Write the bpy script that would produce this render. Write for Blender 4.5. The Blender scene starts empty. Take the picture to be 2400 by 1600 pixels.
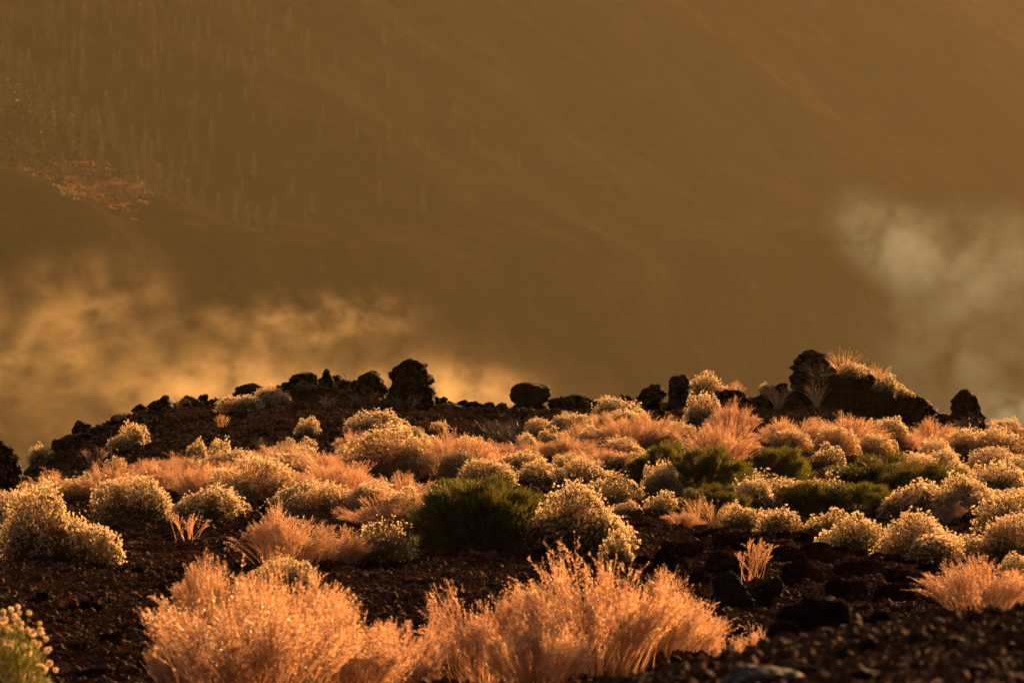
import bpy, bmesh, math, random
import numpy as np
from mathutils import Vector

# ------------------------------------------------------------------ camera, sky, sun, exposure
sc = bpy.context.scene
col = sc.collection
PX = 8.73e-5                      # radians per pixel of the 2400 px wide photograph
K = 2400 / 2352.0                 # measured coordinates were read off a 2352 px wide view
SUN_EL, SUN_AZ = math.radians(14.0), math.radians(25)   # azimuth to the right of the view direction (+Y)
cam_d = bpy.data.cameras.new('camera')
cam = bpy.data.objects.new('camera', cam_d); col.objects.link(cam)
cam.location = (0, 0, 0); cam.rotation_euler = (math.radians(90), 0, 0)
cam_d.sensor_width = 36; cam_d.lens = 18 / math.tan(1200 * PX)
cam_d.clip_start = 0.5; cam_d.clip_end = 6000
cam_d.dof.use_dof = True; cam_d.dof.focus_distance = 62; cam_d.dof.aperture_fstop = 8.0
sc.camera = cam

world = bpy.data.worlds.new('World'); sc.world = world; world.use_nodes = True
wn = world.node_tree.nodes; wl = world.node_tree.links; wn.clear()
sky = wn.new('ShaderNodeTexSky'); sky.sky_type = 'NISHITA'; sky.sun_disc = False
sky.sun_elevation = SUN_EL; sky.sun_rotation = SUN_AZ
sky.dust_density = 9.0; sky.air_density = 0.8; sky.ozone_density = 0.0
bg = wn.new('ShaderNodeBackground'); bg.inputs[1].default_value = 0.025
wo = wn.new('ShaderNodeOutputWorld')
wl.new(sky.outputs[0], bg.inputs[0]); wl.new(bg.outputs[0], wo.inputs[0])

sun_d = bpy.data.lights.new('sun', 'SUN'); sun_d.energy = 5.0; sun_d.angle = math.radians(0.6)
sun_d.color = (1.0, 0.485, 0.165)
sun = bpy.data.objects.new('sun', sun_d); col.objects.link(sun)
sdir = Vector((math.sin(SUN_AZ) * math.cos(SUN_EL), math.cos(SUN_AZ) * math.cos(SUN_EL), math.sin(SUN_EL)))
sun.rotation_euler = sdir.to_track_quat('Z', 'Y').to_euler()

vs = sc.view_settings
vs.view_transform = 'Standard'; vs.look = 'None'; vs.gamma = 1; vs.use_curve_mapping = False
vs.exposure = 1.55
cy = sc.cycles
cy.max_bounces = 8; cy.diffuse_bounces = 3; cy.glossy_bounces = 1; cy.transmission_bounces = 5
cy.transparent_max_bounces = 6; cy.volume_bounces = 1; cy.use_denoising = True
cy.caustics_reflective = False; cy.caustics_refractive = False
cy.sample_clamp_indirect = 4.0; cy.use_adaptive_sampling = True; cy.adaptive_threshold = 0.03
cy.volume_step_rate = 0.7; cy.volume_max_steps = 128

# ------------------------------------------------------------------ noise
rng = np.random.default_rng(7)
random.seed(7)
def _hash(ix, iy, iz, seed):
    h = (ix.astype(np.int64) * 374761393 + iy.astype(np.int64) * 668265263 + iz.astype(np.int64) * 2147483647 + seed * 1274126177) & 0xffffffff
    h = ((h ^ (h >> 13)) * 1274126177) & 0xffffffff
    h = ((h ^ (h >> 16)) * 2246822519) & 0xffffffff
    return ((h ^ (h >> 15)) & 0xffff) / 32767.5 - 1.0
def vnoise2(x, y, seed=0):
    x0 = np.floor(x); y0 = np.floor(y); fx = x - x0; fy = y - y0
    fx = fx * fx * fx * (fx * (fx * 6 - 15) + 10); fy = fy * fy * fy * (fy * (fy * 6 - 15) + 10)
    z = np.zeros_like(x0)
    a = _hash(x0, y0, z, seed); b = _hash(x0 + 1, y0, z, seed); c = _hash(x0, y0 + 1, z, seed); d = _hash(x0 + 1, y0 + 1, z, seed)
    return (a + (b - a) * fx) * (1 - fy) + (c + (d - c) * fx) * fy
def fbm2(x, y, oct=4, seed=0, gain=0.5, ridged=False):
    s = 0; a = 1; t = 0
    for i in range(oct):
        n = vnoise2(x * 2 ** i + 17.3 * i, y * 2 ** i - 9.1 * i, seed + i)
        s = s + a * ((1 - 2 * np.abs(n)) if ridged else n); t += a; a *= gain
    return s / t
def vnoise3(p, seed=0):
    p0 = np.floor(p); f = p - p0; f = f * f * f * (f * (f * 6 - 15) + 10)
    def h(dx, dy, dz): return _hash(p0[:, 0] + dx, p0[:, 1] + dy, p0[:, 2] + dz, seed)
    fx, fy, fz = f[:, 0], f[:, 1], f[:, 2]
    def l(a, b, t): return a + (b - a) * t
    return l(l(l(h(0,0,0), h(1,0,0), fx), l(h(0,1,0), h(1,1,0), fx), fy), l(l(h(0,0,1), h(1,0,1), fx), l(h(0,1,1), h(1,1,1), fx), fy), fz)
def fbm3(p, oct=4, seed=0, gain=0.5, ridged=False):
    s = 0; a = 1; t = 0
    for i in range(oct):
        n = vnoise3(p * 2 ** i + 13.7 * i, seed + i)
        s = s + a * ((1 - 2 * np.abs(n)) if ridged else n); t += a; a *= gain
    return s / t

def worley(p, n, seed):
    r = np.random.default_rng(seed); lo, hi = p.min(0), p.max(0)
    c = lo + (hi - lo) * r.random((n, 3)); d = np.full(len(p), 1e9)
    for q in c: d = np.minimum(d, ((p - q) ** 2).sum(1))
    return np.sqrt(d)

# ------------------------------------------------------------------ mesh and object helpers
def mesh(name, V, F, mat=None, smooth=False):
    """V (n,3); F an (m,k) array or a list of such arrays"""
    V = np.asarray(V, dtype=np.float32)
    Fs = F if isinstance(F, list) else [F]
    Fs = [np.asarray(f, dtype=np.int32) for f in Fs if len(f)]
    me = bpy.data.meshes.new(name)
    nl = sum(f.size for f in Fs); npoly = sum(len(f) for f in Fs)
    me.vertices.add(len(V)); me.vertices.foreach_set('co', V.ravel())
    me.loops.add(nl); me.loops.foreach_set('vertex_index', np.concatenate([f.ravel() for f in Fs]))
    starts = []; s = 0
    for f in Fs:
        starts.append(s + np.arange(len(f)) * f.shape[1]); s += f.size
    me.polygons.add(npoly); me.polygons.foreach_set('loop_start', np.concatenate(starts).astype(np.int32))
    me.update(calc_edges=True)
    if smooth: me.polygons.foreach_set('use_smooth', np.ones(npoly, dtype=bool))
    if mat: me.materials.append(mat)
    return me
def obj(name, me, parent=None, loc=None, kind=None):
    o = bpy.data.objects.new(name, me); col.objects.link(o)
    if parent: o.parent = parent
    if loc is not None: o.location = loc
    if kind: o['kind'] = kind
    return o
def tag(o, label, cat, group=None):
    o['label'] = label; o['category'] = cat
    if group: o['group'] = group
    return o
def thing(name, label, cat, loc, rz=0, scale=(1, 1, 1), group=None):
    o = obj(name, None, None, loc); o.rotation_euler = (0, 0, rz); o.scale = scale
    o.empty_display_size = 0.1
    return tag(o, label, cat, group)
def unit(v): return v / np.maximum(np.linalg.norm(v, axis=-1, keepdims=True), 1e-9)
def ribbons(P, W, r=rng):
    """P (n,k,3) centre lines, W (n,k) widths -> quads"""
    n, k, _ = P.shape
    T = unit(P[:, -1] - P[:, 0]); S = unit(np.cross(T, unit(r.normal(size=(n, 3)))))
    L = P - S[:, None] * W[..., None] / 2; R = P + S[:, None] * W[..., None] / 2
    V = np.stack([L, R], axis=2).reshape(-1, 3)
    b = (np.arange(n) * k * 2)[:, None] + (np.arange(k - 1) * 2)[None]
    F = np.stack([b, b + 1, b + 3, b + 2], axis=-1).reshape(-1, 4)
    return V, F
def blades(C, D, L, W, r=rng):
    """diamond leaves: base C, direction D, length L, width W"""
    n = len(C); D = unit(D); S = unit(np.cross(D, unit(r.normal(size=(n, 3)))))
    L = np.broadcast_to(L, (n,))[:, None]; W = np.broadcast_to(W, (n,))[:, None]
    m = C + D * L * 0.45
    V = np.stack([C, m + S * W / 2, C + D * L, m - S * W / 2], axis=1).reshape(-1, 3)
    b = np.arange(n)[:, None] * 4
    return V, np.concatenate([b, b + 1, b + 2, b + 3], axis=1)
def join(*vf):
    Vs = []; Fs = []; o = 0
    for V, F in vf:
        Vs.append(V); Fs.append(F + o); o += len(V)
    return np.concatenate(Vs), Fs
_ico = {}
def ico(n):
    if n not in _ico:
        bm = bmesh.new(); bmesh.ops.create_icosphere(bm, subdivisions=n, radius=1)
        _ico[n] = (np.array([v.co[:] for v in bm.verts]), np.array([[v.index for v in f.verts] for f in bm.faces])); bm.free()
    return _ico[n]
def balls(C, R, n=1, r=rng):
    v, f = ico(n); R = np.broadcast_to(R, (len(C),))
    V = (C[:, None] + v[None] * R[:, None, None] * (1 + 0.25 * r.normal(size=(len(C), len(v), 1)))).reshape(-1, 3)
    F = (f[None] + (np.arange(len(C)) * len(v))[:, None, None]).reshape(-1, 3)
    return V, F

# ------------------------------------------------------------------ materials
def new_mat(name):
    m = bpy.data.materials.new(name); m.use_nodes = True
    nt = m.node_tree; nt.nodes.clear()
    return m, nt, nt.nodes, nt.links
def plant_mat(name, c1, c2, trans=0.5, gloss=0.04, rough=0.45, tcol=None, objvar=0.12):
    """thin plant matter: colour differs from piece to piece and from plant to plant, part of the light passes through"""
    m, nt, N, L = new_mat(name)
    geo = N.new('ShaderNodeNewGeometry'); oi = N.new('ShaderNodeObjectInfo')
    mix = N.new('ShaderNodeMix'); mix.data_type = 'RGBA'
    mix.inputs[6].default_value = (*c1, 1); mix.inputs[7].default_value = (*c2, 1)
    L.new(geo.outputs['Random Per Island'], mix.inputs[0])
    hsv = N.new('ShaderNodeHueSaturation')
    mr = N.new('ShaderNodeMapRange'); mr.inputs[3].default_value = 1 - objvar; mr.inputs[4].default_value = 1 + objvar
    L.new(oi.outputs['Random'], mr.inputs[0]); L.new(mr.outputs[0], hsv.inputs['Value'])
    mr2 = N.new('ShaderNodeMapRange'); mr2.inputs[3].default_value = 0.5 - objvar * 0.08; mr2.inputs[4].default_value = 0.5 + objvar * 0.08
    ml = N.new('ShaderNodeMath'); ml.operation = 'FRACT'; mm = N.new('ShaderNodeMath'); mm.operation = 'MULTIPLY'; mm.inputs[1].default_value = 7.3
    L.new(oi.outputs['Random'], mm.inputs[0]); L.new(mm.outputs[0], ml.inputs[0]); L.new(ml.outputs[0], mr2.inputs[0]); L.new(mr2.outputs[0], hsv.inputs['Hue'])
    L.new(mix.outputs[2], hsv.inputs['Color'])
    d = N.new('ShaderNodeBsdfDiffuse'); t = N.new('ShaderNodeBsdfTranslucent'); g = N.new('ShaderNodeBsdfGlossy')
    g.inputs['Roughness'].default_value = rough; g.inputs['Color'].default_value = (1, 1, 1, 1)
    L.new(hsv.outputs[0], d.inputs[0])
    if tcol:
        tm = N.new('ShaderNodeMix'); tm.data_type = 'RGBA'; tm.blend_type = 'MULTIPLY'; tm.inputs[0].default_value = 1
        tm.inputs[7].default_value = (*tcol, 1); L.new(hsv.outputs[0], tm.inputs[6]); L.new(tm.outputs[2], t.inputs[0])
    else: L.new(hsv.outputs[0], t.inputs[0])
    a = N.new('ShaderNodeMixShader'); a.inputs[0].default_value = trans
    b = N.new('ShaderNodeMixShader'); b.inputs[0].default_value = gloss
    L.new(d.outputs[0], a.inputs[1]); L.new(t.outputs[0], a.inputs[2]); L.new(a.outputs[0], b.inputs[1]); L.new(g.outputs[0], b.inputs[2])
    o = N.new('ShaderNodeOutputMaterial'); L.new(b.outputs[0], o.inputs[0])
    return m
def rock_mat(name, c1, c2, c3, scale=3.0, bump=0.6, rough=0.75, spec=0.35, dist=0.03):
    m, nt, N, L = new_mat(name)
    tc = N.new('ShaderNodeTexCoord')
    n1 = N.new('ShaderNodeTexNoise'); n1.inputs['Scale'].default_value = scale; n1.inputs['Detail'].default_value = 8; n1.inputs['Roughness'].default_value = 0.65
    n2 = N.new('ShaderNodeTexNoise'); n2.inputs['Scale'].default_value = scale * 7; n2.inputs['Detail'].default_value = 6; n2.inputs['Roughness'].default_value = 0.7
    vo = N.new('ShaderNodeTexVoronoi'); vo.inputs['Scale'].default_value = scale * 9
    for n in (n1, n2, vo): L.new(tc.outputs['Object'], n.inputs['Vector'])
    cr = N.new('ShaderNodeValToRGB'); e = cr.color_ramp.elements
    e[0].position = 0.33; e[0].color = (*c1, 1); e[1].position = 0.68; e[1].color = (*c3, 1)
    em = cr.color_ramp.elements.new(0.5); em.color = (*c2, 1)
    ad = N.new('ShaderNodeMath'); ad.operation = 'MULTIPLY_ADD'; ad.inputs[1].default_value = 0.45
    sb = N.new('ShaderNodeMath'); sb.operation = 'SUBTRACT'; sb.inputs[1].default_value = 0.22
    L.new(n2.outputs[0], ad.inputs[0]); L.new(n1.outputs[0], ad.inputs[2]); L.new(ad.outputs[0], sb.inputs[0]); L.new(sb.outputs[0], cr.inputs[0])
    p = N.new('ShaderNodeBsdfPrincipled'); p.inputs['Roughness'].default_value = rough; p.inputs['Specular IOR Level'].default_value = spec
    L.new(cr.outputs[0], p.inputs['Base Color'])
    bp = N.new('ShaderNodeBump'); bp.inputs['Strength'].default_value = bump; bp.inputs['Distance'].default_value = dist
    hb = N.new('ShaderNodeMath'); hb.operation = 'MULTIPLY_ADD'; hb.inputs[1].default_value = 0.5
    L.new(vo.outputs['Distance'], hb.inputs[0]); L.new(n2.outputs[0], hb.inputs[2]); L.new(hb.outputs[0], bp.inputs['Height']); L.new(bp.outputs[0], p.inputs['Normal'])
    o = N.new('ShaderNodeOutputMaterial'); L.new(p.outputs[0], o.inputs[0])
    return m
M_ground = rock_mat('volcanic_soil', (0.016, 0.0075, 0.005), (0.036, 0.0155, 0.0095), (0.08, 0.034, 0.019), 5.0, 1.0, 1.0, 0.0, 0.08)
M_gravel = rock_mat('cinder', (0.038, 0.017, 0.011), (0.11, 0.047, 0.026), (0.25, 0.112, 0.06), 1.7, 0.5, 0.9, 0.04, 0.01)
M_lava = rock_mat('lava_rock', (0.006, 0.004, 0.0035), (0.013, 0.008, 0.006), (0.030, 0.017, 0.010), 3.0, 1.0, 0.8, 0.1, 0.05)
M_crust = rock_mat('crusted_lava', (0.010, 0.006, 0.005), (0.020, 0.011, 0.008), (0.060, 0.030, 0.018), 6.0, 1.0, 1.0, 0.0, 0.06)
M_slab = rock_mat('grey_stone', (0.05, 0.04, 0.03), (0.085, 0.068, 0.05), (0.13, 0.10, 0.075), 3.0, 0.4, 0.7, 0.25, 0.01)
M_mount = rock_mat('mountain_soil', (0.007, 0.005, 0.0025), (0.015, 0.011, 0.005), (0.036, 0.024, 0.012), 0.05, 0.05, 1.0, 0.0, 2.0)
M_head = plant_mat('seed_head', (0.56, 0.40, 0.21), (0.97, 0.84, 0.58), 0.74, 0.02, 0.5, None, 0.06)
M_leaf = plant_mat('shrub_leaf', (0.07, 0.06, 0.018), (0.22, 0.17, 0.055), 0.6, 0.06, 0.4, None, 0.25)
M_leafdry = plant_mat('shrub_leaf_dry', (0.30, 0.15, 0.06), (0.58, 0.34, 0.16), 0.62, 0.05, 0.4, None, 0.2)
M_stem = plant_mat('shrub_stem', (0.10, 0.055, 0.025), (0.28, 0.17, 0.08), 0.35, 0.05, 0.4)
M_straw = plant_mat('dry_straw', (0.13, 0.07, 0.04), (0.80, 0.44, 0.235), 0.65, 0.07, 0.35, None, 0.12)
M_pod = plant_mat('dry_pod', (0.34, 0.185, 0.10), (0.90, 0.57, 0.345), 0.68, 0.07, 0.35, None, 0.12)
M_green = plant_mat('broom_stem', (0.03, 0.038, 0.006), (0.18, 0.165, 0.022), 0.66, 0.05, 0.4, None, 0.2)
M_grass = plant_mat('dry_grass', (0.40, 0.23, 0.09), (0.70, 0.44, 0.2), 0.55, 0.08, 0.35)
M_dead = plant_mat('dead_twig', (0.05, 0.032, 0.022), (0.16, 0.105, 0.07), 0.15, 0.08, 0.4)
M_palewood = plant_mat('bleached_twig', (0.42, 0.33, 0.22), (0.6, 0.48, 0.33), 0.1, 0.1, 0.4)
M_bark = plant_mat('pine_bark', (0.03, 0.02, 0.012), (0.06, 0.04, 0.025), 0.0, 0.03, 0.6)
M_needle = plant_mat('pine_needle', (0.003, 0.006, 0.001), (0.040, 0.046, 0.008), 0.38, 0.05, 0.5, None, 0.2)
M_scrub = plant_mat('far_scrub', (0.05, 0.03, 0.016), (0.27, 0.155, 0.095), 0.5, 0.03, 0.5)

# ------------------------------------------------------------------ terrain
_Y = [4, 12, 15.5, 18, 21, 26, 30, 34, 45, 58, 70, 80, 90, 100]
_U = np.array([-600, 0, 110, 200, 330, 390, 600, 800, 1000, 1200, 1500, 1800, 1950, 2100, 2240, 2400, 3000])   # columns of the photograph used as bearings
_rows = {   # row of the ground on each bearing at that distance (camera height is z = 0)
 18: [1860, 1800, 1785, 1765, 1735, 1720, 1665, 1605, 1593, 1588, 1568, 1498, 1484, 1472, 1462, 1450, 1430],
 26: [1700, 1695, 1695, 1700, 1705, 1705, 1720, 1740, 1755, 1760, 1740, 1680, 1650, 1640, 1630, 1620, 1600],
 30: [1620, 1610, 1612, 1615, 1620, 1625, 1640, 1655, 1660, 1662, 1645, 1590, 1570, 1560, 1550, 1540, 1530],
 34: [1515, 1515, 1518, 1522, 1530, 1535, 1548, 1560, 1566, 1568, 1550, 1510, 1495, 1485, 1478, 1470, 1460],
 45: [1400, 1395, 1393, 1392, 1390, 1390, 1388, 1385, 1383, 1382, 1384, 1388, 1390, 1392, 1394, 1396, 1400],
 58: [1305, 1298, 1295, 1292, 1288, 1285, 1278, 1272, 1265, 1262, 1262, 1268, 1275, 1280, 1284, 1288, 1295],
 70: [1250, 1228, 1220, 1212, 1202, 1196, 1180, 1170, 1165, 1162, 1165, 1172, 1178, 1182, 1186, 1190, 1200],
 80: [1230, 1190, 1175, 1160, 1138, 1128, 1100, 1088, 1082, 1078, 1080, 1088, 1094, 1100, 1108, 1115, 1130],
 90: [1220, 1170, 1130, 1098, 1060, 1045, 1010, 992, 1000, 1008, 1012, 1005, 1008, 1028, 1058, 1060, 1080],
 100: [1240, 1150, 1070, 1020, 968, 950, 928, 905, 946, 958, 962, 940, 940, 972, 1015, 1008, 1030],
}
_Z = []
for yy in _Y:
    if yy in _rows: _Z.append(-(np.array(_rows[yy]) - 800) * PX * yy)
    elif yy == 4: _Z.append(np.full(len(_U), -1.55))
    elif yy == 12: _Z.append(np.interp(_U, [0, 740, 1500, 2400], [-1.55, -1.32, -1.03, -0.91]))
    elif yy == 15.5: _Z.append(0.5 * (_Z[1] - (np.array(_rows[18]) - 800) * PX * 18) - 0.02)
    elif yy == 21: _Z.append(-(np.array(_rows[18]) - 800) * PX * 18 * 0.6 - (np.array(_rows[26]) - 800) * PX * 26 * 0.4 - 0.06)
_Z = np.array(_Z)
_uf = np.linspace(-600, 3000, 241); _yf = np.arange(0, 101.01, 0.25)
_T = np.array([np.interp(_uf, _U, z) for z in _Z])
_T = np.array([np.interp(_yf, _Y, _T[:, i]) for i in range(len(_uf))]).T
def _smooth(A, n, ax):
    k = np.hanning(n + 2)[1:-1]; k /= k.sum()
    pad = [(0, 0), (0, 0)]; pad[ax] = (n // 2, n // 2)
    return np.apply_along_axis(lambda v: np.convolve(v, k, 'valid'), ax, np.pad(A, pad, mode='edge'))
_T = _smooth(_smooth(_T, 11, 0), 5, 1)
def base_h(x, y):
    x = np.asarray(x, float); y = np.asarray(y, float)
    yc = np.clip(y, 0, 100)
    u = np.clip(x / np.maximum(yc, 4) / PX + 1200, -600, 2999)
    fi = (u + 600) / 15.0; fj = yc / 0.25
    i = np.minimum(fi.astype(int), 239); j = np.minimum(fj.astype(int), len(_yf) - 2)
    a = fi - i; b = fj - j
    z = (_T[j, i] * (1 - a) + _T[j, i + 1] * a) * (1 - b) + (_T[j + 1, i] * (1 - a) + _T[j + 1, i + 1] * a) * b
    far = np.maximum(y - 100, 0)
    return z - 0.10 * far - np.minimum(0.012 * far ** 1.8, 0.12 * far)
def relief(x, y):
    w = np.clip((y - 8) / 8, 0, 1)
    lump = 0.16 * fbm2(x / 2.6, y / 3.2, 3, 3) + 0.075 * fbm2(x / 0.7, y / 0.9, 3, 11, 0.55, True) + 0.03 * fbm2(x / 0.17, y / 0.2, 2, 23, 0.6, True)
    u = x / np.maximum(y, 1) / PX + 1200
    patch = np.exp(-((u - 1830) / 330) ** 2 - ((y - 51) / 8.5) ** 2)         # the rough bare patch
    lump = lump * (1 + 0.5 * patch) + patch * 0.07 * fbm2(x / 0.5, y / 0.8, 3, 31, 0.5, True)
    return lump * w * np.where(y > 100, 1, 0.45 + 0.55 * np.clip((y - 20) / 20, 0, 1))
def H(x, y): return base_h(x, y) + relief(np.asarray(x, float), np.asarray(y, float))
def h1(x, y): return float(H(np.array([x]), np.array([y]))[0])
def at(px, row, y0=29.0, y1=100.0):
    """world point of the ground seen at a measured place, searched outwards from y0"""
    ys = np.arange(y0, y1, 0.1); u = (px * K - 1200) * PX
    g = H(u * ys, ys) - (-(row * K - 800) * PX * ys)
    k = np.nonzero(g >= 0)[0]
    y = ys[k[0]] if len(k) else y1
    return u * y, y

def axis(parts):
    return np.unique(np.concatenate([np.arange(a, b, s) for a, b, s in parts]).round(4))
gx = axis([(-160, -40, 12), (-40, -14, 1.5), (-14, 14, 0.075), (14, 40, 1.5), (40, 161, 12)])
gy = axis([(-60, 8, 4), (8, 11, 0.4), (11, 24, 0.05), (24, 40, 0.07), (40, 70, 0.09), (70, 103, 0.11), (103, 125, 1), (125, 300, 8), (300, 901, 30)])
X, Yg = np.meshgrid(gx, gy)
Zg = H(X.ravel(), Yg.ravel())
V = np.stack([X.ravel(), Yg.ravel(), Zg], 1)
nx, ny = len(gx), len(gy)
idx = np.arange(nx * ny).reshape(ny, nx)
F = np.stack([idx[:-1, :-1], idx[:-1, 1:], idx[1:, 1:], idx[1:, :-1]], -1).reshape(-1, 4)
ground = obj('ground', mesh('ground', V, F, M_ground, True)); ground['kind'] = 'structure'

# far mountain side, nearer on the left, with a bench that catches the sun
def mount_h(x, y):
    s = (y - 1150) - 1.5 * (x + 150)
    prof = np.interp(s, [-400, -100, 60, 170, 235, 430, 700, 2000], [-150, -125, -66, 36, 48, 130, 262, 262])
    ca = (x + 1.5 * y) / 1.8; cb = (y - 1.5 * x) / 1.8
    n = 14 * fbm2(x / 170, y / 170, 3, 71) + 7 * fbm2(x / 75, y / 75, 3, 77) + 2.0 * fbm2(x / 26, y / 26, 2, 79)
    return np.minimum(prof + n * np.clip((s + 100) / 200, 0.2, 1), 290)
mx = np.arange(-700, 701, 7.0); my = np.arange(800, 2401, 7.0)
X, Yg = np.meshgrid(mx, my); Zm = mount_h(X.ravel(), Yg.ravel())
V = np.stack([X.ravel(), Yg.ravel(), Zm], 1); nx, ny = len(mx), len(my)
idx = np.arange(nx * ny).reshape(ny, nx)
F = np.stack([idx[:-1, :-1], idx[:-1, 1:], idx[1:, 1:], idx[1:, :-1]], -1).reshape(-1, 4)
mountain = obj('mountain', mesh('mountain', V, F, M_mount, True)); mountain['kind'] = 'structure'
def at_m(px, row):
    ys = np.arange(900, 2390, 2.0); u = (px * K - 1200) * PX
    k = np.nonzero(mount_h(u * ys, ys) >= -(row * K - 800) * PX * ys)[0]
    y = ys[k[0]] if len(k) else 2300
    return u * y, y

# ------------------------------------------------------------------ loose cinder on the ground (nobody could count it)
def cinder():
    n = 600000
    y = 12.0 + (103 - 12.0) * rng.random(n) ** 1.15
    x = (rng.random(n) * 2 - 1) * (0.120 * y + 2.0)
    keep = (fbm2(x / 1.3, y / 1.6, 3, 41) + rng.normal(size=n) * 0.3) > -0.3
    x, y = x[keep], y[keep]; z = H(x, y)
    s = 0.0040 + 0.008 * rng.random(len(x)) ** 2.0 + 0.030 * rng.random(len(x)) ** 14
    s = s * np.interp(y, [15, 30, 100], [0.9, 1.15, 1.45])
    me = bpy.data.meshes.new('gravel'); me.vertices.add(len(x))
    me.vertices.foreach_set('co', np.stack([x, y, z + s * 0.25], 1).astype(np.float32).ravel())
    a = me.attributes.new('size', 'FLOAT', 'POINT'); a.data.foreach_set('value', s.astype(np.float32)); me.update()
    o = obj('gravel', me, kind='stuff'); tag(o, 'dark red brown volcanic cinder strewn over the slope', 'gravel')
    me.materials.append(M_gravel)
    g = bpy.data.node_groups.new('scatter_stones', 'GeometryNodeTree')
    g.interface.new_socket('Geometry', in_out='INPUT', socket_type='NodeSocketGeometry')
    g.interface.new_socket('Geometry', in_out='OUTPUT', socket_type='NodeSocketGeometry')
    N, L = g.nodes, g.links
    gi = N.new('NodeGroupInput'); go = N.new('NodeGroupOutput'); jn = N.new('GeometryNodeJoinGeometry')
    for k in range(4):
        ic = N.new('GeometryNodeMeshIcoSphere'); ic.inputs['Radius'].default_value = 1; ic.inputs['Subdivisions'].default_value = 2
        pos = N.new('GeometryNodeInputPosition'); ad = N.new('ShaderNodeVectorMath'); ad.inputs[1].default_value = (k * 5.3, k * 2.1, k)
        nz = N.new('ShaderNodeTexNoise'); nz.inputs['Scale'].default_value = 0.95; nz.inputs['Detail'].default_value = 3
        sb = N.new('ShaderNodeVectorMath'); sb.operation = 'SUBTRACT'; sb.inputs[1].default_value = (0.5, 0.5, 0.5)
        sl = N.new('ShaderNodeVectorMath'); sl.operation = 'SCALE'; sl.inputs['Scale'].default_value = 2.6
        sp = N.new('GeometryNodeSetPosition'); gt = N.new('GeometryNodeGeometryToInstance')
        L.new(pos.outputs[0], ad.inputs[0]); L.new(ad.outputs[0], nz.inputs['Vector']); L.new(nz.outputs['Color'], sb.inputs[0]); L.new(sb.outputs[0], sl.inputs[0])
        L.new(ic.outputs[0], sp.inputs['Geometry']); L.new(sl.outputs[0], sp.inputs['Offset']); L.new(sp.outputs[0], gt.inputs[0]); L.new(gt.outputs[0], jn.inputs[0])
    ip = N.new('GeometryNodeInstanceOnPoints'); ip.inputs['Pick Instance'].default_value = True
    ri = N.new('FunctionNodeRandomValue'); ri.data_type = 'INT'; ri.inputs[4].default_value = 0; ri.inputs[5].default_value = 3
    rr = N.new('FunctionNodeRandomValue'); rr.data_type = 'FLOAT_VECTOR'; rr.inputs[1].default_value = (6.28, 6.28, 6.28)
    at_ = N.new('GeometryNodeInputNamedAttribute'); at_.data_type = 'FLOAT'; at_.inputs[0].default_value = 'size'
    sm = N.new('GeometryNodeSetMaterial'); sm.inputs['Material'].default_value = M_gravel
    L.new(gi.outputs[0], ip.inputs['Points']); L.new(jn.outputs[0], ip.inputs['Instance']); L.new(ri.outputs[2], ip.inputs['Instance Index'])
    L.new(rr.outputs[0], ip.inputs['Rotation']); L.new(at_.outputs[0], ip.inputs['Scale']); L.new(ip.outputs[0], sm.inputs[0]); L.new(sm.outputs[0], go.inputs[0])
    md = o.modifiers.new('scatter', 'NODES'); md.node_group = g
cinder()

# ------------------------------------------------------------------ rocks
def boulder_mesh(seed, n=5, rough=0.34, cuts=12):
    r = np.random.default_rng(seed); v, f = ico(n)
    p = v * (1 + rough * fbm3(v * 1.3 + seed * 3.1, 3, seed))[:, None]
    for _ in range(cuts):
        nrm = unit(r.normal(size=(1, 3)))[0]; d = r.uniform(0.5, 0.85)
        p = p - np.maximum(p @ nrm - d, 0)[:, None] * nrm * 0.9
    p = p * (1.06 - 0.5 * worley(p, 30, seed + 2) ** 1.3 - 0.6 * worley(p, 260, seed + 4) + 0.10 * fbm3(p * 3.5 + seed, 4, seed + 9, 0.55, True) + 0.05 * fbm3(p * 11, 2, seed + 5))[:, None]
    p = p / np.abs(p).max(axis=0)
    return p, f
def rock(px, row, w, h, label, group=None, name='rock', seed=1, y=None, sink=0.28, mat=None, depth=0.8, n=5, rz=None, y0=29.0, cat='rock'):
    if y is None: x, y = at(px, row, y0)
    else: x = (px * K - 1200) * PX * y
    s = K * PX * y; W, Hh = w * s, h * s
    p, f = boulder_mesh(seed, n)
    a = seed * 2.4 if rz is None else rz
    c, sn = math.cos(a), math.sin(a)
    p = np.stack([p[:, 0] * c - p[:, 1] * sn, p[:, 0] * sn + p[:, 1] * c, p[:, 2]], 1)
    p = p / np.abs(p).max(axis=0)
    tot = Hh / (2 - 2 * sink) * 2
    p = p * np.array([W / 2, W / 2 * depth, tot / 2])
    z = h1(x, y) if row is None else min(h1(x, y), -(row * K - 800) * PX * y + 0.05)
    p[:, 2] += tot / 2 - tot * sink
    o = obj(name, mesh(name, p, f, mat or M_lava, mat is M_slab), None, (x, y, z))
    return tag(o, label, cat, group)
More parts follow.
